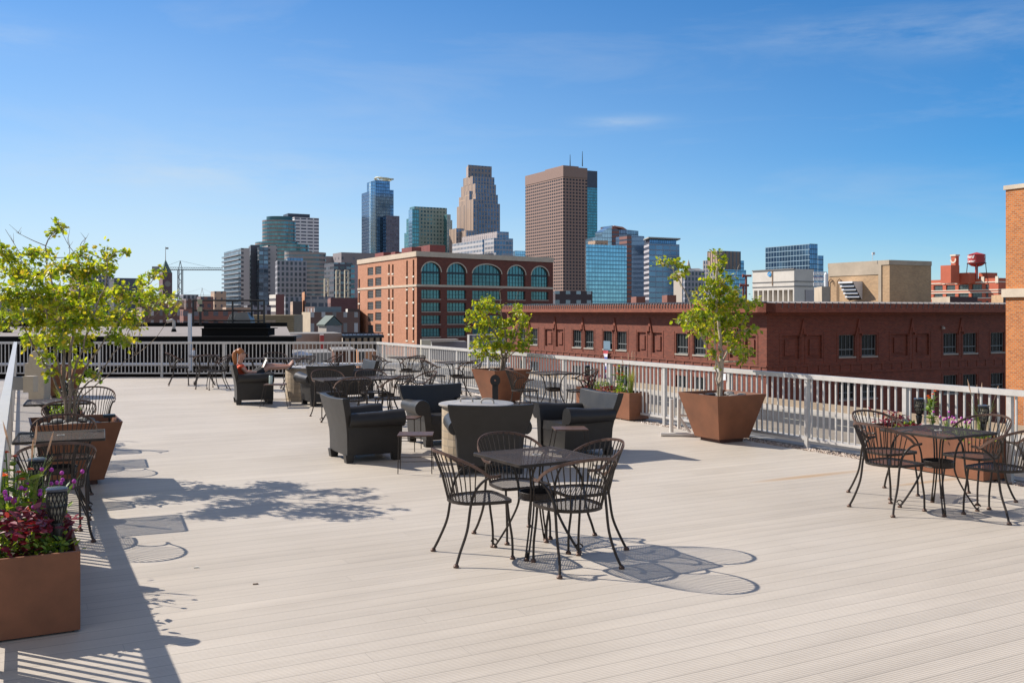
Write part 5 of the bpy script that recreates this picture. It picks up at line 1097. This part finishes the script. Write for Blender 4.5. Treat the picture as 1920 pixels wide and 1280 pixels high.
# ================================================================== PLANTERS
def tapered(label, x, y, deg, top=.88, bot=.54, h=.68):
    t = thing('tapered_planter', label, 'planter', (x, y, 0), math.radians(deg), 'brown tapered tree planters'); m = MB(); th = .02
    def ring(hw, z): return [Vector((-hw, -hw, z)), Vector((hw, -hw, z)), Vector((hw, hw, z)), Vector((-hw, hw, z))]
    m.loft([ring(bot/2, .055), ring(top/2, h), ring(top/2-th, h), ring(top/2-th-.035, h-.14)], cap=False); m.face(list(reversed(ring(bot/2, .055)))); m.build('shell', M_CORTEN, t)
    m = MB(); m.box((0, 0, .028), (bot*.78, bot*.78, .055)); m.build('plinth', M_CORTEN_D, t)
    m = MB(); m.face(ring(top/2-.05, h-.075)); m.build('soil', M_SOIL, t); return t
def rectp(label, x, y, L_, w=.48, h=.465, deg=None):
    dg = math.degrees(math.atan2(D1.y, D1.x)) if deg is None else deg
    t = thing('box_planter', label, 'planter', (x, y, 0), math.radians(dg), 'brown box flower planters'); m = MB(); th = .022
    def ring(a, b, z): return [Vector((-a, -b, z)), Vector((a, -b, z)), Vector((a, b, z)), Vector((-a, b, z))]
    a, b = L_/2, w/2; m.loft([ring(a, b, .012), ring(a, b, h), ring(a-th, b-th, h), ring(a-th, b-th, h-.1)], cap=False); m.build('shell', M_CORTEN, t); m = MB(); m.box((0, 0, .008), (L_-.06, w-.06, .016)); m.build('plinth', M_BLACK, t)
    m = MB(); m.face(ring(a-th, b-th, h-.06)); m.build('soil', M_SOIL, t); return t
PD = 27.8
T_L, T_R, T_C = Vector((-4.72, 10.46)), Vector((3.0, 13.87)), Vector((-.22, 19.55))
tapered('brown tapered planter at left holding the big multi-stemmed tree', T_L.x, T_L.y, PD)
tapered('brown tapered planter at right holding the tall slim tree', T_R.x, T_R.y, PD)
tapered('brown tapered planter in the middle behind the ashtray post', T_C.x, T_C.y, PD+6)
tapered('dark brown tapered planter far back by the left railing', -9.72, 20.95, PD)
NP = Vector((-2.494, 5.60))+D1*.88-D2*.24; PB = Vector((5.098, 10.48))+D1*.80+D2*.23; PC = Vector((1.979, 16.35))+D1*.85+D2*.20; PL = Vector((-6.35, 13.7))
rectp('brown box planter in the lower left corner full of flowers', NP.x, NP.y, 1.76)
rectp('brown box planter at the right railing behind the right-hand table', PB.x, PB.y, 1.6, .46)
rectp('brown box planter between the middle and right tree planters', PC.x, PC.y, 1.7, .40)
rectp('brown box planter by the left railing behind the tree', PL.x, PL.y, 1.6, .46)
# stones
random.seed(3)
def mk_stone():
    m = MB(); R = [[Vector((.06*math.cos(2*PI*j/10)*s*(1+.12*math.sin(j*2.3)), .045*math.sin(2*PI*j/10)*s*(1+.1*math.cos(j*1.7)), z)) for j in range(10)] for s, z in ((.35, 0), (.9, .008), (1, .02), (.85, .034), (.4, .043))]; m.loft(R); o = m.build('river_stone', M_STONE, smooth=True); o['category'] = 'stone'; return o
stone = Proto(mk_stone)
for ci, (C_, what, n_) in enumerate(((T_L, 'left', 11), (T_R, 'right', 11), (T_C, 'middle', 5))):
    for k in range(n_):
        a = 2*PI*k/n_+random.uniform(-.2, .2); rr = random.uniform(.16, .30); 
        o = stone.put((C_.x+rr*math.cos(a), C_.y+rr*math.sin(a), .60+random.uniform(0, .03)), random.uniform(0, 360), 'smooth grey river stone lying on the soil of the %s tree planter' % what, 'river stones in the %s tree planter' % what, random.uniform(.85, 1.45))
# ---- trees
def rv(s=1.): return Vector((random.gauss(0, 1), random.gauss(0, 1), random.gauss(0, 1)))*s
def tree(label, base, Y, stems, blobs, r0, lsz, dens, seed, bare=(), bark=M_BARK, spread=.45, z0=.60):
    random.seed(seed); t = thing('potted_tree', label, 'tree', (base.x, base.y, z0), 0, 'small maple trees in planters'); O = t.location; sc = Y/F
    def P(x, y, dy): q = A(x, y, Y+dy); return q
    m = MB(); nodes = []
    for (pts, dy, rs) in stems:
        path = [Vector((base.x+random.uniform(-.05, .05), base.y+random.uniform(-.05, .05), z0-.05))]+[P(x, y, dy*(i+1)/len(pts)) for i, (x, y) in enumerate(pts)]
        sm = smooth_path(path, 5); n = len(sm); sm = [p+rv(.008) if 0 < i < n-1 else p for i, p in enumerate(sm)]
        rad = [rs*(1-.78*i/(n-1)) for i in range(n)]; m.tube(sm, rad, 7); nodes += [(p, r) for p, r in zip(sm[n//4:], rad[n//4:])]
    m.build('trunk', bark, t, O, smooth=True, ang=60)
    bm_ = MB(); lf = MB()
    for (x, y, r, *dyo) in blobs:
        r *= 1.06
        dy = dyo[0] if dyo else random.uniform(-spread, spread); c = P(x, y, dy); R = r*sc
        nd, nr = min(nodes, key=lambda q: (q[0]-c).length+max(0, q[0].z-c.z)*1.5); mid = nd.lerp(c, .5)+Vector((0, 0, -.06*(c-nd).length))+rv(.02)
        if (c-nd).length > .03: bm_.tube(smooth_path([nd, mid, c], 4), [max(nr*.55, .004)*(1-.6*i/8) for i in range(9)], 5)
        k = max(6, int(15*min(1.5, R/.16)))
        for j in range(k):
            d_ = rv().normalized(); d_.z = abs(d_.z)*.6 if random.random() < .6 else d_.z*.6; d_.normalize(); L_ = R*random.uniform(.65, 1.25); e = c+d_*L_; st = c.lerp(nd, random.uniform(0, .35)); md = st.lerp(e, .5)+Vector((0, 0, .04*R/.2))
            bm_.tube([st, md, e], [.004, .003, .0015], 4, cap=False)
            nl = int(dens*L_/.1)
            for q in range(nl):
                f = random.random()**.75; p = (st.lerp(md, f*2) if f < .5 else md.lerp(e, f*2-1)); off_ = rv(.035 if R > .08 else .02); p = p+off_
                dd = (d_*.5+rv(.6)+Vector((0, 0, -.45))).normalized(); nn_ = (Vector((0, 0, 1))+rv(.55)).normalized(); s = lsz*random.uniform(.6, 1.15)
                lf.leaf(p, dd, nn_, s, s*.55, random.uniform(.02, .98)); 
    for (xa, ya, xb, yb, xc, yc) in bare:
        b, c = P(xb, yb, .05), P(xc, yc, .1); a = min(nodes, key=lambda q: (q[0]-b).length)[0]; bm_.tube(smooth_path([a, b, c], 4), [.006*(1-.7*i/8) for i in range(9)], 5)
        for q in range(3): s = b.lerp(c, random.random()); bm_.tube([s, s+Vector((random.uniform(-.12, .12), 0, random.uniform(.03, .12)))], [.003, .001], 4)
    bm_.build('branches', bark, t, O); lf.build('foliage', M_LEAF, t, O); return t
LT = [([(112, 700), (95, 620), (70, 540), (30, 470)], -.1, .013), ([(120, 700), (118, 620), (100, 540), (85, 470), (105, 430)], .15, .019), ([(130, 690), (140, 600), (150, 530), (145, 480)], -.25, .021),
      ([(140, 700), (165, 620), (195, 540), (205, 480), (238, 475)], .1, .013), ([(150, 710), (195, 640), (245, 570), (300, 510)], -.1, .013), ([(145, 745), (185, 700), (230, 640), (250, 610)], .3, .013), ([(105, 720), (70, 660), (30, 590), (-20, 540)], .3, .015), ([(150, 750), (190, 715), (230, 680), (255, 665)], -.3, .009)]
LB = [(110, 422, 9), (108, 438, 13), (60, 478, 20), (15, 485, 28), (85, 480, 18), (150, 480, 17), (200, 478, 17), (235, 472, 9), (-25, 500, 30), (30, 520, 30), (75, 515, 32), (120, 510, 30), (165, 515, 28), (200, 510, 24),
      (10, 565, 34), (55, 560, 36), (100, 565, 36), (145, 560, 36), (190, 560, 34), (225, 555, 26), (260, 560, 24), (290, 560, 18), (315, 562, 15), (333, 566, 9), (285, 518, 12), (298, 510, 10), (262, 528, 10), (-35, 560, 34),
      (30, 600, 26), (75, 605, 34), (120, 615, 32), (165, 605, 34), (205, 600, 28), (235, 598, 24), (262, 612, 18), (225, 635, 22), (240, 640, 12), (60, 640, 22), (100, 645, 22), (140, 640, 24), (165, 645, 18), (90, 672, 16), (155, 680, 14), (185, 703, 10), (172, 700, 8), (140, 712, 9), (95, 700, 12), (-20, 610, 24), (125, 585, 26), (85, 590, 26)]
tree('broad multi-stemmed maple with yellow green leaves in the left planter', T_L, T_L.y, LT, LB, .03, .056, 8.0, 21, [(60, 540, 40, 480, 10, 430), (120, 520, 128, 480, 128, 445), (80, 500, 60, 450, 30, 435), (150, 490, 152, 465, 162, 445)], M_BARK, .8)
RT = [([(1352, 690), (1350, 640), (1345, 570), (1345, 500), (1347, 478)], 0, .040), ([(1350, 700), (1362, 660), (1385, 620), (1402, 580)], .15, .022), ([(1350, 690), (1325, 650), (1310, 610), (1290, 560), (1265, 510), (1245, 492)], -.1, .022), ([(1343, 700), (1342, 650), (1338, 600)], -.1, .018)]
RB = [(1240, 490, 10), (1258, 494, 12), (1275, 500, 13), (1283, 512, 9), (1264, 520, 10), (1346, 476, 7), (1347, 490, 10), (1345, 508, 14), (1335, 528, 16), (1356, 532, 15), (1322, 545, 14), (1345, 552, 22), (1366, 560, 20), (1330, 575, 24), (1358, 582, 26), (1304, 585, 16), (1385, 572, 16), (1405, 570, 14), (1418, 566, 10), (1290, 602, 16), (1275, 600, 9), (1315, 602, 22), (1345, 608, 26), (1378, 600, 20), (1322, 626, 18), (1352, 632, 20), (1385, 630, 15), (1395, 600, 8), (1412, 620, 9), (1400, 621, 8), (1300, 620, 10), (1380, 656, 14), (1398, 662, 12), (1402, 678, 8), (1372, 520, 7), (1375, 545, 9), (1340, 660, 9), (1334, 668, 6), (1346, 690, 6), (1372, 640, 14), (1304, 548, 6)]
tree('tall slim maple in the right planter before the brick warehouse', T_R, T_R.y, RT, RB, .04, .066, 5.8, 8, [(1365, 560, 1375, 520, 1384, 500), (1355, 560, 1350, 530, 1370, 510), (1378, 610, 1384, 560, 1388, 530)], M_PALEBARK, .3)
CT = [([(942, 670), (935, 640), (915, 600), (908, 570)], 0, .030), ([(945, 670), (948, 630), (940, 590), (938, 548)], .1, .026), ([(948, 668), (962, 640), (972, 610), (970, 580)], -.1, .028), ([(940, 672), (920, 655), (900, 640)], .1, .018), ([(950, 672), (975, 652), (992, 630)], .1, .018)]
CB = [(912, 560, 8), (915, 570, 10), (898, 580, 12), (884, 590, 9), (878, 600, 8), (905, 595, 14), (925, 582, 10), (938, 574, 7), (965, 580, 9), (972, 590, 10), (900, 615, 14), (925, 608, 14), (985, 598, 8), (955, 608, 14), (978, 612, 12), (940, 628, 16), (965, 630, 14), (990, 628, 9), (993, 640, 8), (912, 636, 14), (892, 645, 10), (930, 650, 15), (955, 652, 14), (978, 648, 12), (905, 660, 12), (892, 668, 9), (920, 670, 12), (940, 672, 8), (985, 658, 7), (880, 615, 6)]
tree('small bushy maple in the middle planter before the arched office', T_C, T_C.y, CT, CB, .03, .072, 5.6, 4, [(938, 590, 938, 560, 937, 542), (968, 590, 966, 565, 972, 548)], M_BARK, .35)
# ---- flowering plants
def plant(name, label, cat, p, h, kind, seed, group):
    random.seed(seed); t = thing(name, label, cat, p, 0, group); st = MB(); lf = MB(); fl = MB(); FL = []; O = Vector(p); ML, MF = M_LEAFD, M_ORANGE
    if kind == 'zinnia':
        ML = M_LEAFM
        for k in range(4):
            e = O+Vector((random.uniform(-.10, .10), random.uniform(-.10, .10), h*random.uniform(.72, 1))); pts = [O, O.lerp(e, .5)+rv(.015), e]; st.tube(pts, .005, 5)
            for q in range(13):
                f = random.uniform(.05, .93); b = O.lerp(e, f); d_ = Vector((random.gauss(0, 1), random.gauss(0, 1), .2)); lf.leaf(b, d_, Vector((0, 0, 1))+rv(.3), random.uniform(.05, .11), .028, random.random(), 0, .2, False)
            fl = MB(); FL.append(fl)
            for a in range(16): an = a*2*PI/8+.2*(a > 7); d_ = Vector((math.cos(an), math.sin(an), .15+.35*(a > 7))); fl.leaf(e+Vector((0, 0, .004*(a > 7))), d_, Vector((0, 0, 1)), .032 if a < 8 else .022, .011, random.random(), 0, .1, False)
    elif kind == 'coleus':
        ML = M_LEAFR
        for k in range(130):
            c_ = O+Vector((random.gauss(0, .085), random.gauss(0, .085), random.uniform(.1, 1)*h)); d_ = Vector((random.gauss(0, 1), random.gauss(0, 1), random.uniform(-.2, .6))); lf.leaf(c_, d_, Vector((0, 0, 1))+rv(.4), random.uniform(.045, .085), .022, random.random(), 0, .25, False)
        st.tube([O, O+Vector((0, 0, h*.8))], .006, 5)
    elif kind == 'green':
        ML = M_LEAFM
        for k in range(150):
            c_ = O+Vector((random.gauss(0, .07), random.gauss(0, .07), random.uniform(0, 1)*h)); d_ = Vector((random.gauss(0, 1), random.gauss(0, 1), random.uniform(0, 1.2))); lf.leaf(c_, d_, Vector((0, 0, 1))+rv(.4), random.uniform(.03, .06), .013, random.random(), 0, .2, False)
        st.tube([O, O+Vector((0, 0, h*.6))], .005, 5); MF = M_PINK
        pass
    elif kind == 'globe':
        MF = M_PURPLE; ML = M_LEAFM
        for k in range(11):
            e = O+Vector((random.gauss(0, .09), random.gauss(0, .09), h*random.uniform(.6, 1))); st.tube([O, O.lerp(e, .5)+rv(.01), e], .0025, 4); fl = MB(); FL.append(fl); fl.lathe([(.003, -.014), (.013, -.007), (.015, .003), (.009, .013), (.002, .016)], 8, e)
            for q in range(4): b = O.lerp(e, random.uniform(.1, .7)); lf.leaf(b, rv()+Vector((0, 0, .4)), Vector((0, 0, 1)), .05, .014, random.random(), 0, .2, False)
    elif kind == 'grass':
        ML = M_GRASS; MF = M_PLUME
        for k in range(70):
            a = random.uniform(0, 2*PI); o_ = Vector((math.cos(a), math.sin(a), 0)); L_ = h*random.uniform(.5, .95); b = O+o_*random.uniform(0, .04); p1 = b+o_*.08*L_+Vector((0, 0, L_*.6)); p2 = b+o_*.35*L_+Vector((0, 0, L_*.92)); sdv = Vector((-o_.y, o_.x, 0))*.003; r = random.random()
            lf.face([b-sdv, b+sdv, p1+sdv, p1-sdv], 0, None, r); lf.face([p1-sdv, p1+sdv, p2], 0, None, r)
        for k in range(4):
            a = random.uniform(0, 2*PI); e = O+Vector((.14*math.cos(a), .10*math.sin(a), h*random.uniform(.85, 1.1))); st.tube([O, e], .002, 4); d_ = (e-O).normalized()
            fl = MB(); FL.append(fl); fl.tube([e-d_*.02, e+d_*.03, e+d_*.09, e+d_*.15], [.003, .007, .0065, .001], 7)
    st.build('stem', M_STEM, t, O); lf.build('leaves', ML, t, O)
    for fl in FL: fl.r = [max(x, random.uniform(.3, .9)) for x in fl.r]; fl.build('plume' if kind == 'grass' else 'flower', MF, t, O)
    return t
M_STEM = mat('green_stem', (.12, .18, .05), .7); M_LEAFM = leafmat('herb_leaves', (.07, .15, .015), (.26, .36, .04), None, .4)
GPL = 'flowers and grasses in the box planters'
def pl(C_, a, b, kind, h, word, z=.40, seed=[100]):
    seed[0] += 1; nm = {'zinnia': 'zinnia_plant', 'coleus': 'red_leaf_plant', 'green': 'green_bedding_plant', 'globe': 'globe_flower_plant', 'grass': 'fountain_grass'}[kind]
    base = {'zinnia': 'tall plant with orange zinnia flowers', 'coleus': 'dark red leaved bedding plant', 'green': 'bushy light green bedding plant', 'globe': 'plant with purple ball flowers', 'grass': 'fountain grass with pale pink plumes'}[kind]
    p = Vector(C_)+D1*a+D2*b; plant(nm, base+', '+word, 'plant', (p.x, p.y, z), h, kind, seed[0], GPL)
W1 = 'lower left box planter'
pl(NP, -.62, -.02, 'coleus', .22, 'near end of the '+W1); pl(NP, -.42, -.12, 'coleus', .24, 'left side near the front of the '+W1); pl(NP, -.66, .08, 'green', .10, 'front right corner of the '+W1); pl(NP, -.48, .07, 'green', .14, 'just behind the front torch in the '+W1); pl(NP, -.20, .02, 'coleus', .24, 'centre of the '+W1)
pl(NP, .0, -.08, 'globe', .34, 'middle left of the '+W1); pl(NP, .15, .08, 'globe', .38, 'middle right of the '+W1); pl(NP, .22, -.10, 'zinnia', .52, 'tallest in the '+W1); pl(NP, .50, .0, 'grass', .52, 'rear of the '+W1); pl(NP, .02, .08, 'green', .18, 'middle right edge of the '+W1); pl(NP, .62, .05, 'green', .2, 'far end of the '+W1); pl(NP, -.30, .09, 'coleus', .15, 'right edge of the '+W1); pl(NP, -.1, -.15, 'green', .24, 'left railing side of the '+W1); pl(NP, .04, -.13, 'zinnia', .42, 'left railing side of the '+W1); pl(NP, .38, .1, 'globe', .3, 'rear right of the '+W1); pl(NP, .3, -.02, 'green', .25, 'rear centre of the '+W1); pl(NP, -.6, -.17, 'green', .14, 'near left corner of the '+W1)
W1 = 'right railing box planter'
pl(PB, .62, 0, 'coleus', .22, 'left end of the '+W1); pl(PB, .42, .05, 'green', .10, 'left part of the '+W1); pl(PB, .05, .02, 'zinnia', .52, 'middle of the '+W1); pl(PB, -.15, .0, 'globe', .30, 'right of the zinnia in the '+W1); pl(PB, -.35, .06, 'globe', .26, 'before the grass in the '+W1); pl(PB, -.55, .08, 'grass', .55, 'right end of the '+W1); pl(PB, -.65, -.1, 'green', .12, 'near right end of the '+W1); pl(PB, .25, -.05, 'coleus', .10, 'low in the middle left of the '+W1); pl(PB, -.4, -.1, 'green', .12, 'near side of the '+W1)
W1 = 'middle box planter'
pl(PC, .70, 0, 'coleus', .26, 'left end of the '+W1); pl(PC, .4, .0, 'green', .16, 'left part of the '+W1); pl(PC, .1, .0, 'green', .18, 'centre of the '+W1); pl(PC, -.2, .04, 'zinnia', .62, 'centre right of the '+W1); pl(PC, -.36, -.02, 'zinnia', .45, 'shorter, at the torch of the '+W1); pl(PC, -.58, .02, 'grass', .62, 'right end of the '+W1); pl(PC, -.1, -.1, 'coleus', .12, 'near edge of the '+W1); pl(PC, .25, .1, 'globe', .3, 'far side of the '+W1); pl(PC, -.45, -.1, 'green', .14, 'near right edge of the '+W1)
W1 = 'box planter behind the left tree'
pl(PL, .2, .05, 'zinnia', .48, 'centre of the '+W1); pl(PL, -.1, .1, 'zinnia', .40, 'front of the '+W1); pl(PL, .5, 0, 'grass', .5, 'far end of the '+W1); pl(PL, -.55, .05, 'green', .2, 'near end of the '+W1); pl(PL, -.65, -.1, 'green', .2, 'near railing end of the '+W1); pl(PL, 0, 0, 'globe', .25, 'middle of the '+W1)
# ---- torches
def mk_torch():
    t = thing('solar_torch', '', 'torch'); z0 = .17; n = 16; m = MB()
    prof = [(.022, z0), (.040, z0+.04), (.050, z0+.09), (.052, z0+.13), (.048, z0+.17)]
    for k in range(n):
        a = 2*PI*k/n; m.tube([(r*math.cos(a+.25*i), r*math.sin(a+.25*i), z) for i, (r, z) in enumerate(prof)], .0035, 4, cap=False); m.tube([(r*math.cos(a-.25*i), r*math.sin(a-.25*i), z) for i, (r, z) in enumerate(prof)], .0035, 4, cap=False)
    for i in (0, 2, 4): r, z = prof[i]; m.tube([Vector((r*math.cos(2*PI*j/20), r*math.sin(2*PI*j/20), z)) for j in range(21)], .004, 4)
    m.build('cage', M_BLACK, t)
    m = MB(); m.lathe([(.018, z0), (.034, z0+.06), (.036, z0+.16)], 14); m.build('lamp_core', mat('torch_cream', (.55, .50, .38), .4), t, smooth=True)
    m = MB(); m.lathe([(.050, z0+.170), (.056, z0+.176), (.056, z0+.186), (.045, z0+.190)], 20); m.build('cap', mat('solar_cap', (.05, .06, .08), .25), t, smooth=True, ang=30)
    m = MB(); m.lathe([(.005, -.08), (.008, 0), (.015, .08), (.028, .15), (.024, z0)], 12)
    for k in range(4): a = PI/2*k; c_, s_ = math.cos(a), math.sin(a); m.face([(.01*c_, .01*s_, .02), (.026*c_, .026*s_, .1), (.036*c_, .036*s_, .17), (.02*c_, .02*s_, .17)])
    m.build('stake', M_BLACK, t, smooth=True); return t
torch = Proto(mk_torch)
def TO(C_, a, b, lab, s=1., z=.42): p = Vector(C_)+D1*a+D2*b; torch.put((p.x, p.y, z), random.uniform(0, 90), lab, 'black solar garden torches', s)
TO(NP, -.60, .13, 'black solar torch at the front of the lower left planter', 1.1, .40); TO(NP, .60, .06, 'black solar torch at the rear of the lower left planter', 1.1, .42)
TO(PB, .30, .10, 'black solar torch left in the right railing planter', 1.08); TO(PB, -.62, .02, 'black solar torch right in the right railing planter', 1.08)
TO(PC, .78, .02, 'black solar torch at the left end of the middle box planter', 1.2); TO(PC, -.30, .1, 'black solar torch beside the zinnias of the middle box planter', 1.3); TO(PL, -.45, .02, 'black solar torch in the planter behind the left tree', 1.3)
def spot(p, lab): t = thing('garden_spotlight', lab, 'lamp', p, .5, 'black planter spotlights'); m = MB(); m.box((0, 0, .05), (.12, .09, .03)); m.build('head', M_BLACK, t); m = MB(); m.tube([(0, 0, -.05), (0, 0, .04)], .008, 6); m.build('stake', M_BLACK, t)
spot((T_L.x+.33, T_L.y+.1, .66), 'small black spotlight on the right rim of the left tree planter'); spot((T_R.x-.22, T_R.y-.28, .63), 'small black spotlight at the left rim of the right tree planter'); spot((T_C.x+.18, T_C.y-.1, .64), 'small black spotlight in the middle tree planter')
# ---- things at the left railing
t = thing('storage_bin', 'cream rounded plastic bin by the far left railing', 'bin', (-9.75, 20.0, 0)); t.scale = (.6, .6, .98); m = MB(); pr = [(-.27, 0), (-.29, .75), (-.25, .95), (-.12, 1.06), (.12, 1.06), (.25, .95), (.29, .75), (.27, 0)]
m.loft([[(x, -.25, z) for x, z in pr], [(x, .25, z) for x, z in pr]]); m.build('body', M_CREAM, t, bevel=.03); m = MB(); m.box((-.33, -.15, .62), (.12, .2, .35)); m.build('side_box', M_CREAM, t)
t = thing('wall_box', 'grey electrical box with cream speaker on the left railing', 'box', V3(lline(6.9), .72)); m = MB(); m.box((.12, 0, .04), (.2, .10, .2)); m.build('box', mat('grey_box', (.25, .24, .22), .6), t); m = MB(); m.box((.30, 0, .03), (.15, .16, .24)); m.build('speaker', M_CREAM, t, bevel=.02)
t = thing('pipe_stand', 'white tubular stand between the box planter and right tree planter', 'stand', (2.28, 14.35, 0)); m = MB(); M_WT = mat('white_tube', (.66, .63, .58), .45)
m.tube([(.08, 0, .03), (.08, 0, .55)], .032, 10); m.tube([(.20, .05, .10), (.20, .05, .55)], .026, 10); m.build('upright', M_WT, t, smooth=True); m = MB(); m.tube([(-.08, -.02, .03), (.75, -.10, .03)], .03, 8); m.tube([(.2, .05, .28), (.36, 0, .05)], .022, 8); m.tube([(.2, .05, .3), (.4, .05, .3)], .02, 8); m.build('foot_bar', M_WT, t, smooth=True)
# small litter on the deck
for (x, y, lb) in ((368, 1064, 'tiny white wood chip on the boards'), (479, 1095, 'tiny dark twig on the boards')):
    t = MB(); p = G(x, y); t.box((0, 0, .004), (.035, .012, .008), .3); o = t.build('wood_chip', mat('chip_white', (.7, .68, .6), .8) if 'white' in lb else M_BARK, loc=p, bevel=.002); tag(o, lb+', lower left', 'litter')
# ================================================================== PERSON
def skin_body(name, verts, edges, mtl, parent, sub=2, root=0):
    me = bpy.data.meshes.new(name); me.from_pydata([v[0] for v in verts], edges, []); o = bpy.data.objects.new(name, me); COL.objects.link(o); o.parent = parent; me.materials.append(mtl)
    md = o.modifiers.new('skin', 'SKIN'); md.use_smooth_shade = True
    for i, v in enumerate(verts): me.skin_vertices[0].data[i].radius = v[1] if isinstance(v[1], tuple) else (v[1], v[1]); me.skin_vertices[0].data[i].use_root = (i == root)
    s = o.modifiers.new('sub', 'SUBSURF'); s.levels = sub; s.render_levels = sub; return o
pr = thing('person', 'woman in an orange top reading a book with her feet up', 'person', (-5.40, 19.44, 0), math.radians(21))
SK = mat('skin', (.55, .29, .20), .5); OT = mat('orange_top', (.72, .10, .035), .8); SH_ = mat('black_shorts', (.015, .015, .018), .8); HR = mat('red_blonde_hair', (.40, .135, .032), .45, 0, .3, 30)
v = [((0, 0, .47), (.12, .15)), ((-.02, 0, .60), (.10, .13)), ((-.05, 0, .74), (.09, .14)), ((-.055, 0, .80), .05), ((-.04, 0, .86), .045), ((-.02, 0, .92), (.075, .07)), ((0, 0, .99), (.095, .075)), ((0, 0, 1.045), .06),
     ((-.05, -.15, .755), .045), ((.06, -.20, .62), .036), ((.26, -.12, .62), .026), ((.31, -.10, .63), .022), ((-.05, .15, .755), .045), ((.06, .20, .62), .036), ((.26, .12, .62), .026), ((.31, .10, .63), .022),
     ((.10, -.08, .48), .085), ((.30, -.08, .60), .072), ((.48, -.06, .715), .055), ((.70, -.04, .70), .046), ((.90, -.03, .715), .030), ((.10, .08, .48), .085), ((.30, .07, .62), .072), ((.48, .06, .75), .055), ((.70, .05, .73), .046), ((.90, .04, .735), .030),
     ((.935, -.03, .73), .032), ((1.00, -.02, .82), .022), ((.935, .04, .75), .032), ((1.01, .05, .85), .022)]
e = [(0, 1), (1, 2), (2, 3), (3, 4), (4, 5), (5, 6), (6, 7), (2, 8), (8, 9), (9, 10), (10, 11), (2, 12), (12, 13), (13, 14), (14, 15), (0, 16), (16, 17), (17, 18), (18, 19), (19, 20), (20, 26), (26, 27), (0, 21), (21, 22), (22, 23), (23, 24), (24, 25), (25, 28), (28, 29)]
# hands: five fingers each, curled round the book
for sgn, wi in ((-1, 11), (1, 15)):
    y = sgn*.10; b = len(v); v.append(((.345, y*.95, .64), (.020, .012))); e.append((wi, b))
    for k in range(4): fz = -.018+.012*k; v.append(((.375, y*.9, .645+fz), .0085)); v.append(((.395-.004*k, y*.65, .655+fz), .0075)); e += [(b, b+1+2*k), (b+1+2*k, b+2+2*k)]
    v.append(((.35, y*.72, .665), .009)); v.append(((.372, y*.55, .68), .008)); e += [(b, len(v)-2), (len(v)-2, len(v)-1)]
skin_body('body', v, e, SK, pr)
v2 = [((0, 0, .50), (.135, .165)), ((-.02, 0, .60), (.115, .145)), ((-.05, 0, .735), (.103, .152)), ((-.055, 0, .775), .075), ((-.05, -.155, .757), .054), ((.0, -.175, .70), .047), ((-.05, .155, .757), .054), ((.0, .175, .70), .047)]
skin_body('top', v2, [(0, 1), (1, 2), (2, 3), (2, 4), (4, 5), (2, 6), (6, 7)], OT, pr)
v3 = [((-.01, 0, .47), (.135, .165)), ((.11, -.08, .485), .098), ((.29, -.08, .60), .083), ((.11, .08, .485), .098), ((.29, .07, .62), .083), ((.43, -.065, .685), .066), ((.43, .062, .72), .066)]
skin_body('shorts', v3, [(0, 1), (1, 2), (0, 3), (3, 4), (2, 5), (4, 6)], SH_, pr)
v4 = [((-.035, 0, 1.03), (.095, .085)), ((-.06, 0, .97), (.075, .08)), ((-.10, 0, 1.06), .038), ((-.16, 0, 1.03), .040), ((-.17, 0, .94), .045), ((-.15, 0, .85), .045), ((-.145, .01, .77), .030), ((.02, 0, 1.075), (.07, .07))]
skin_body('hair', v4, [(0, 1), (0, 2), (2, 3), (3, 4), (4, 5), (5, 6), (0, 7)], HR, pr)
m = MB(); m.box((.085, -.035, 1.0), (.012, .055, .035)); m.box((.085, .035, 1.0), (.012, .055, .035)); m.box((.088, 0, 1.008), (.008, .03, .008))
for y in (-.078, .078): m.box((.03, y, 1.005), (.11, .006, .012))
m.build('sunglasses', M_BLACK, pr, bevel=.003)
m = MB(); m.loft([[Vector((.088, -.012, .985)), Vector((.088, .012, .985)), Vector((.085, 0, 1.01))], [Vector((.112, -.008, .97)), Vector((.112, .008, .97)), Vector((.105, 0, .98))], [Vector((.09, -.012, .962)), Vector((.09, .012, .962)), Vector((.09, 0, .965))]]); m.build('nose', SK, pr, smooth=True, ang=80)
m = MB(); m.box((.088, 0, .942), (.012, .035, .010)); m.build('lips', mat('lips', (.42, .12, .11), .5), pr, bevel=.004)
for y in (-.03, .045): m = MB(); m.loft([[Vector((x, y+sy*w_, z-.03)) for x, w_, z in ((.90, .028, .70), (.93, .036, .70), (1.0, .036, .80), (1.035, .025, .85))] for sy in (-1, 1)], cap=True); m.build('sandal', M_BLACK, pr)
bk_ = thing('book', 'open paperback book held by the reading woman', 'book', (-5.42, 19.43, .02), math.radians(21)); bk_.scale = (1.15, 1.15, 1.1); m = MB()
m.loft([[Vector((.33, -.12, .64)), Vector((.33, .0, .62)), Vector((.33, .12, .64))], [Vector((.36, -.12, .64)), Vector((.36, .0, .62)), Vector((.36, .12, .64))], [Vector((.43, -.12, .80)), Vector((.43, .0, .785)), Vector((.43, .12, .80))], [Vector((.40, -.12, .80)), Vector((.40, .0, .785)), Vector((.40, .12, .80))]], cap=False)
m.build('pages', mat('paper', (.75, .72, .66), .8), bk_)
m = MB(); m.face([(.363, -.125, .635), (.363, 0, .613), (.436, 0, .785), (.436, -.125, .805)]); m.face([(.363, 0, .613), (.363, .125, .635), (.436, .125, .805), (.436, 0, .785)]); m.build('cover', mat('book_cover', (.02, .02, .03), .4), bk_)
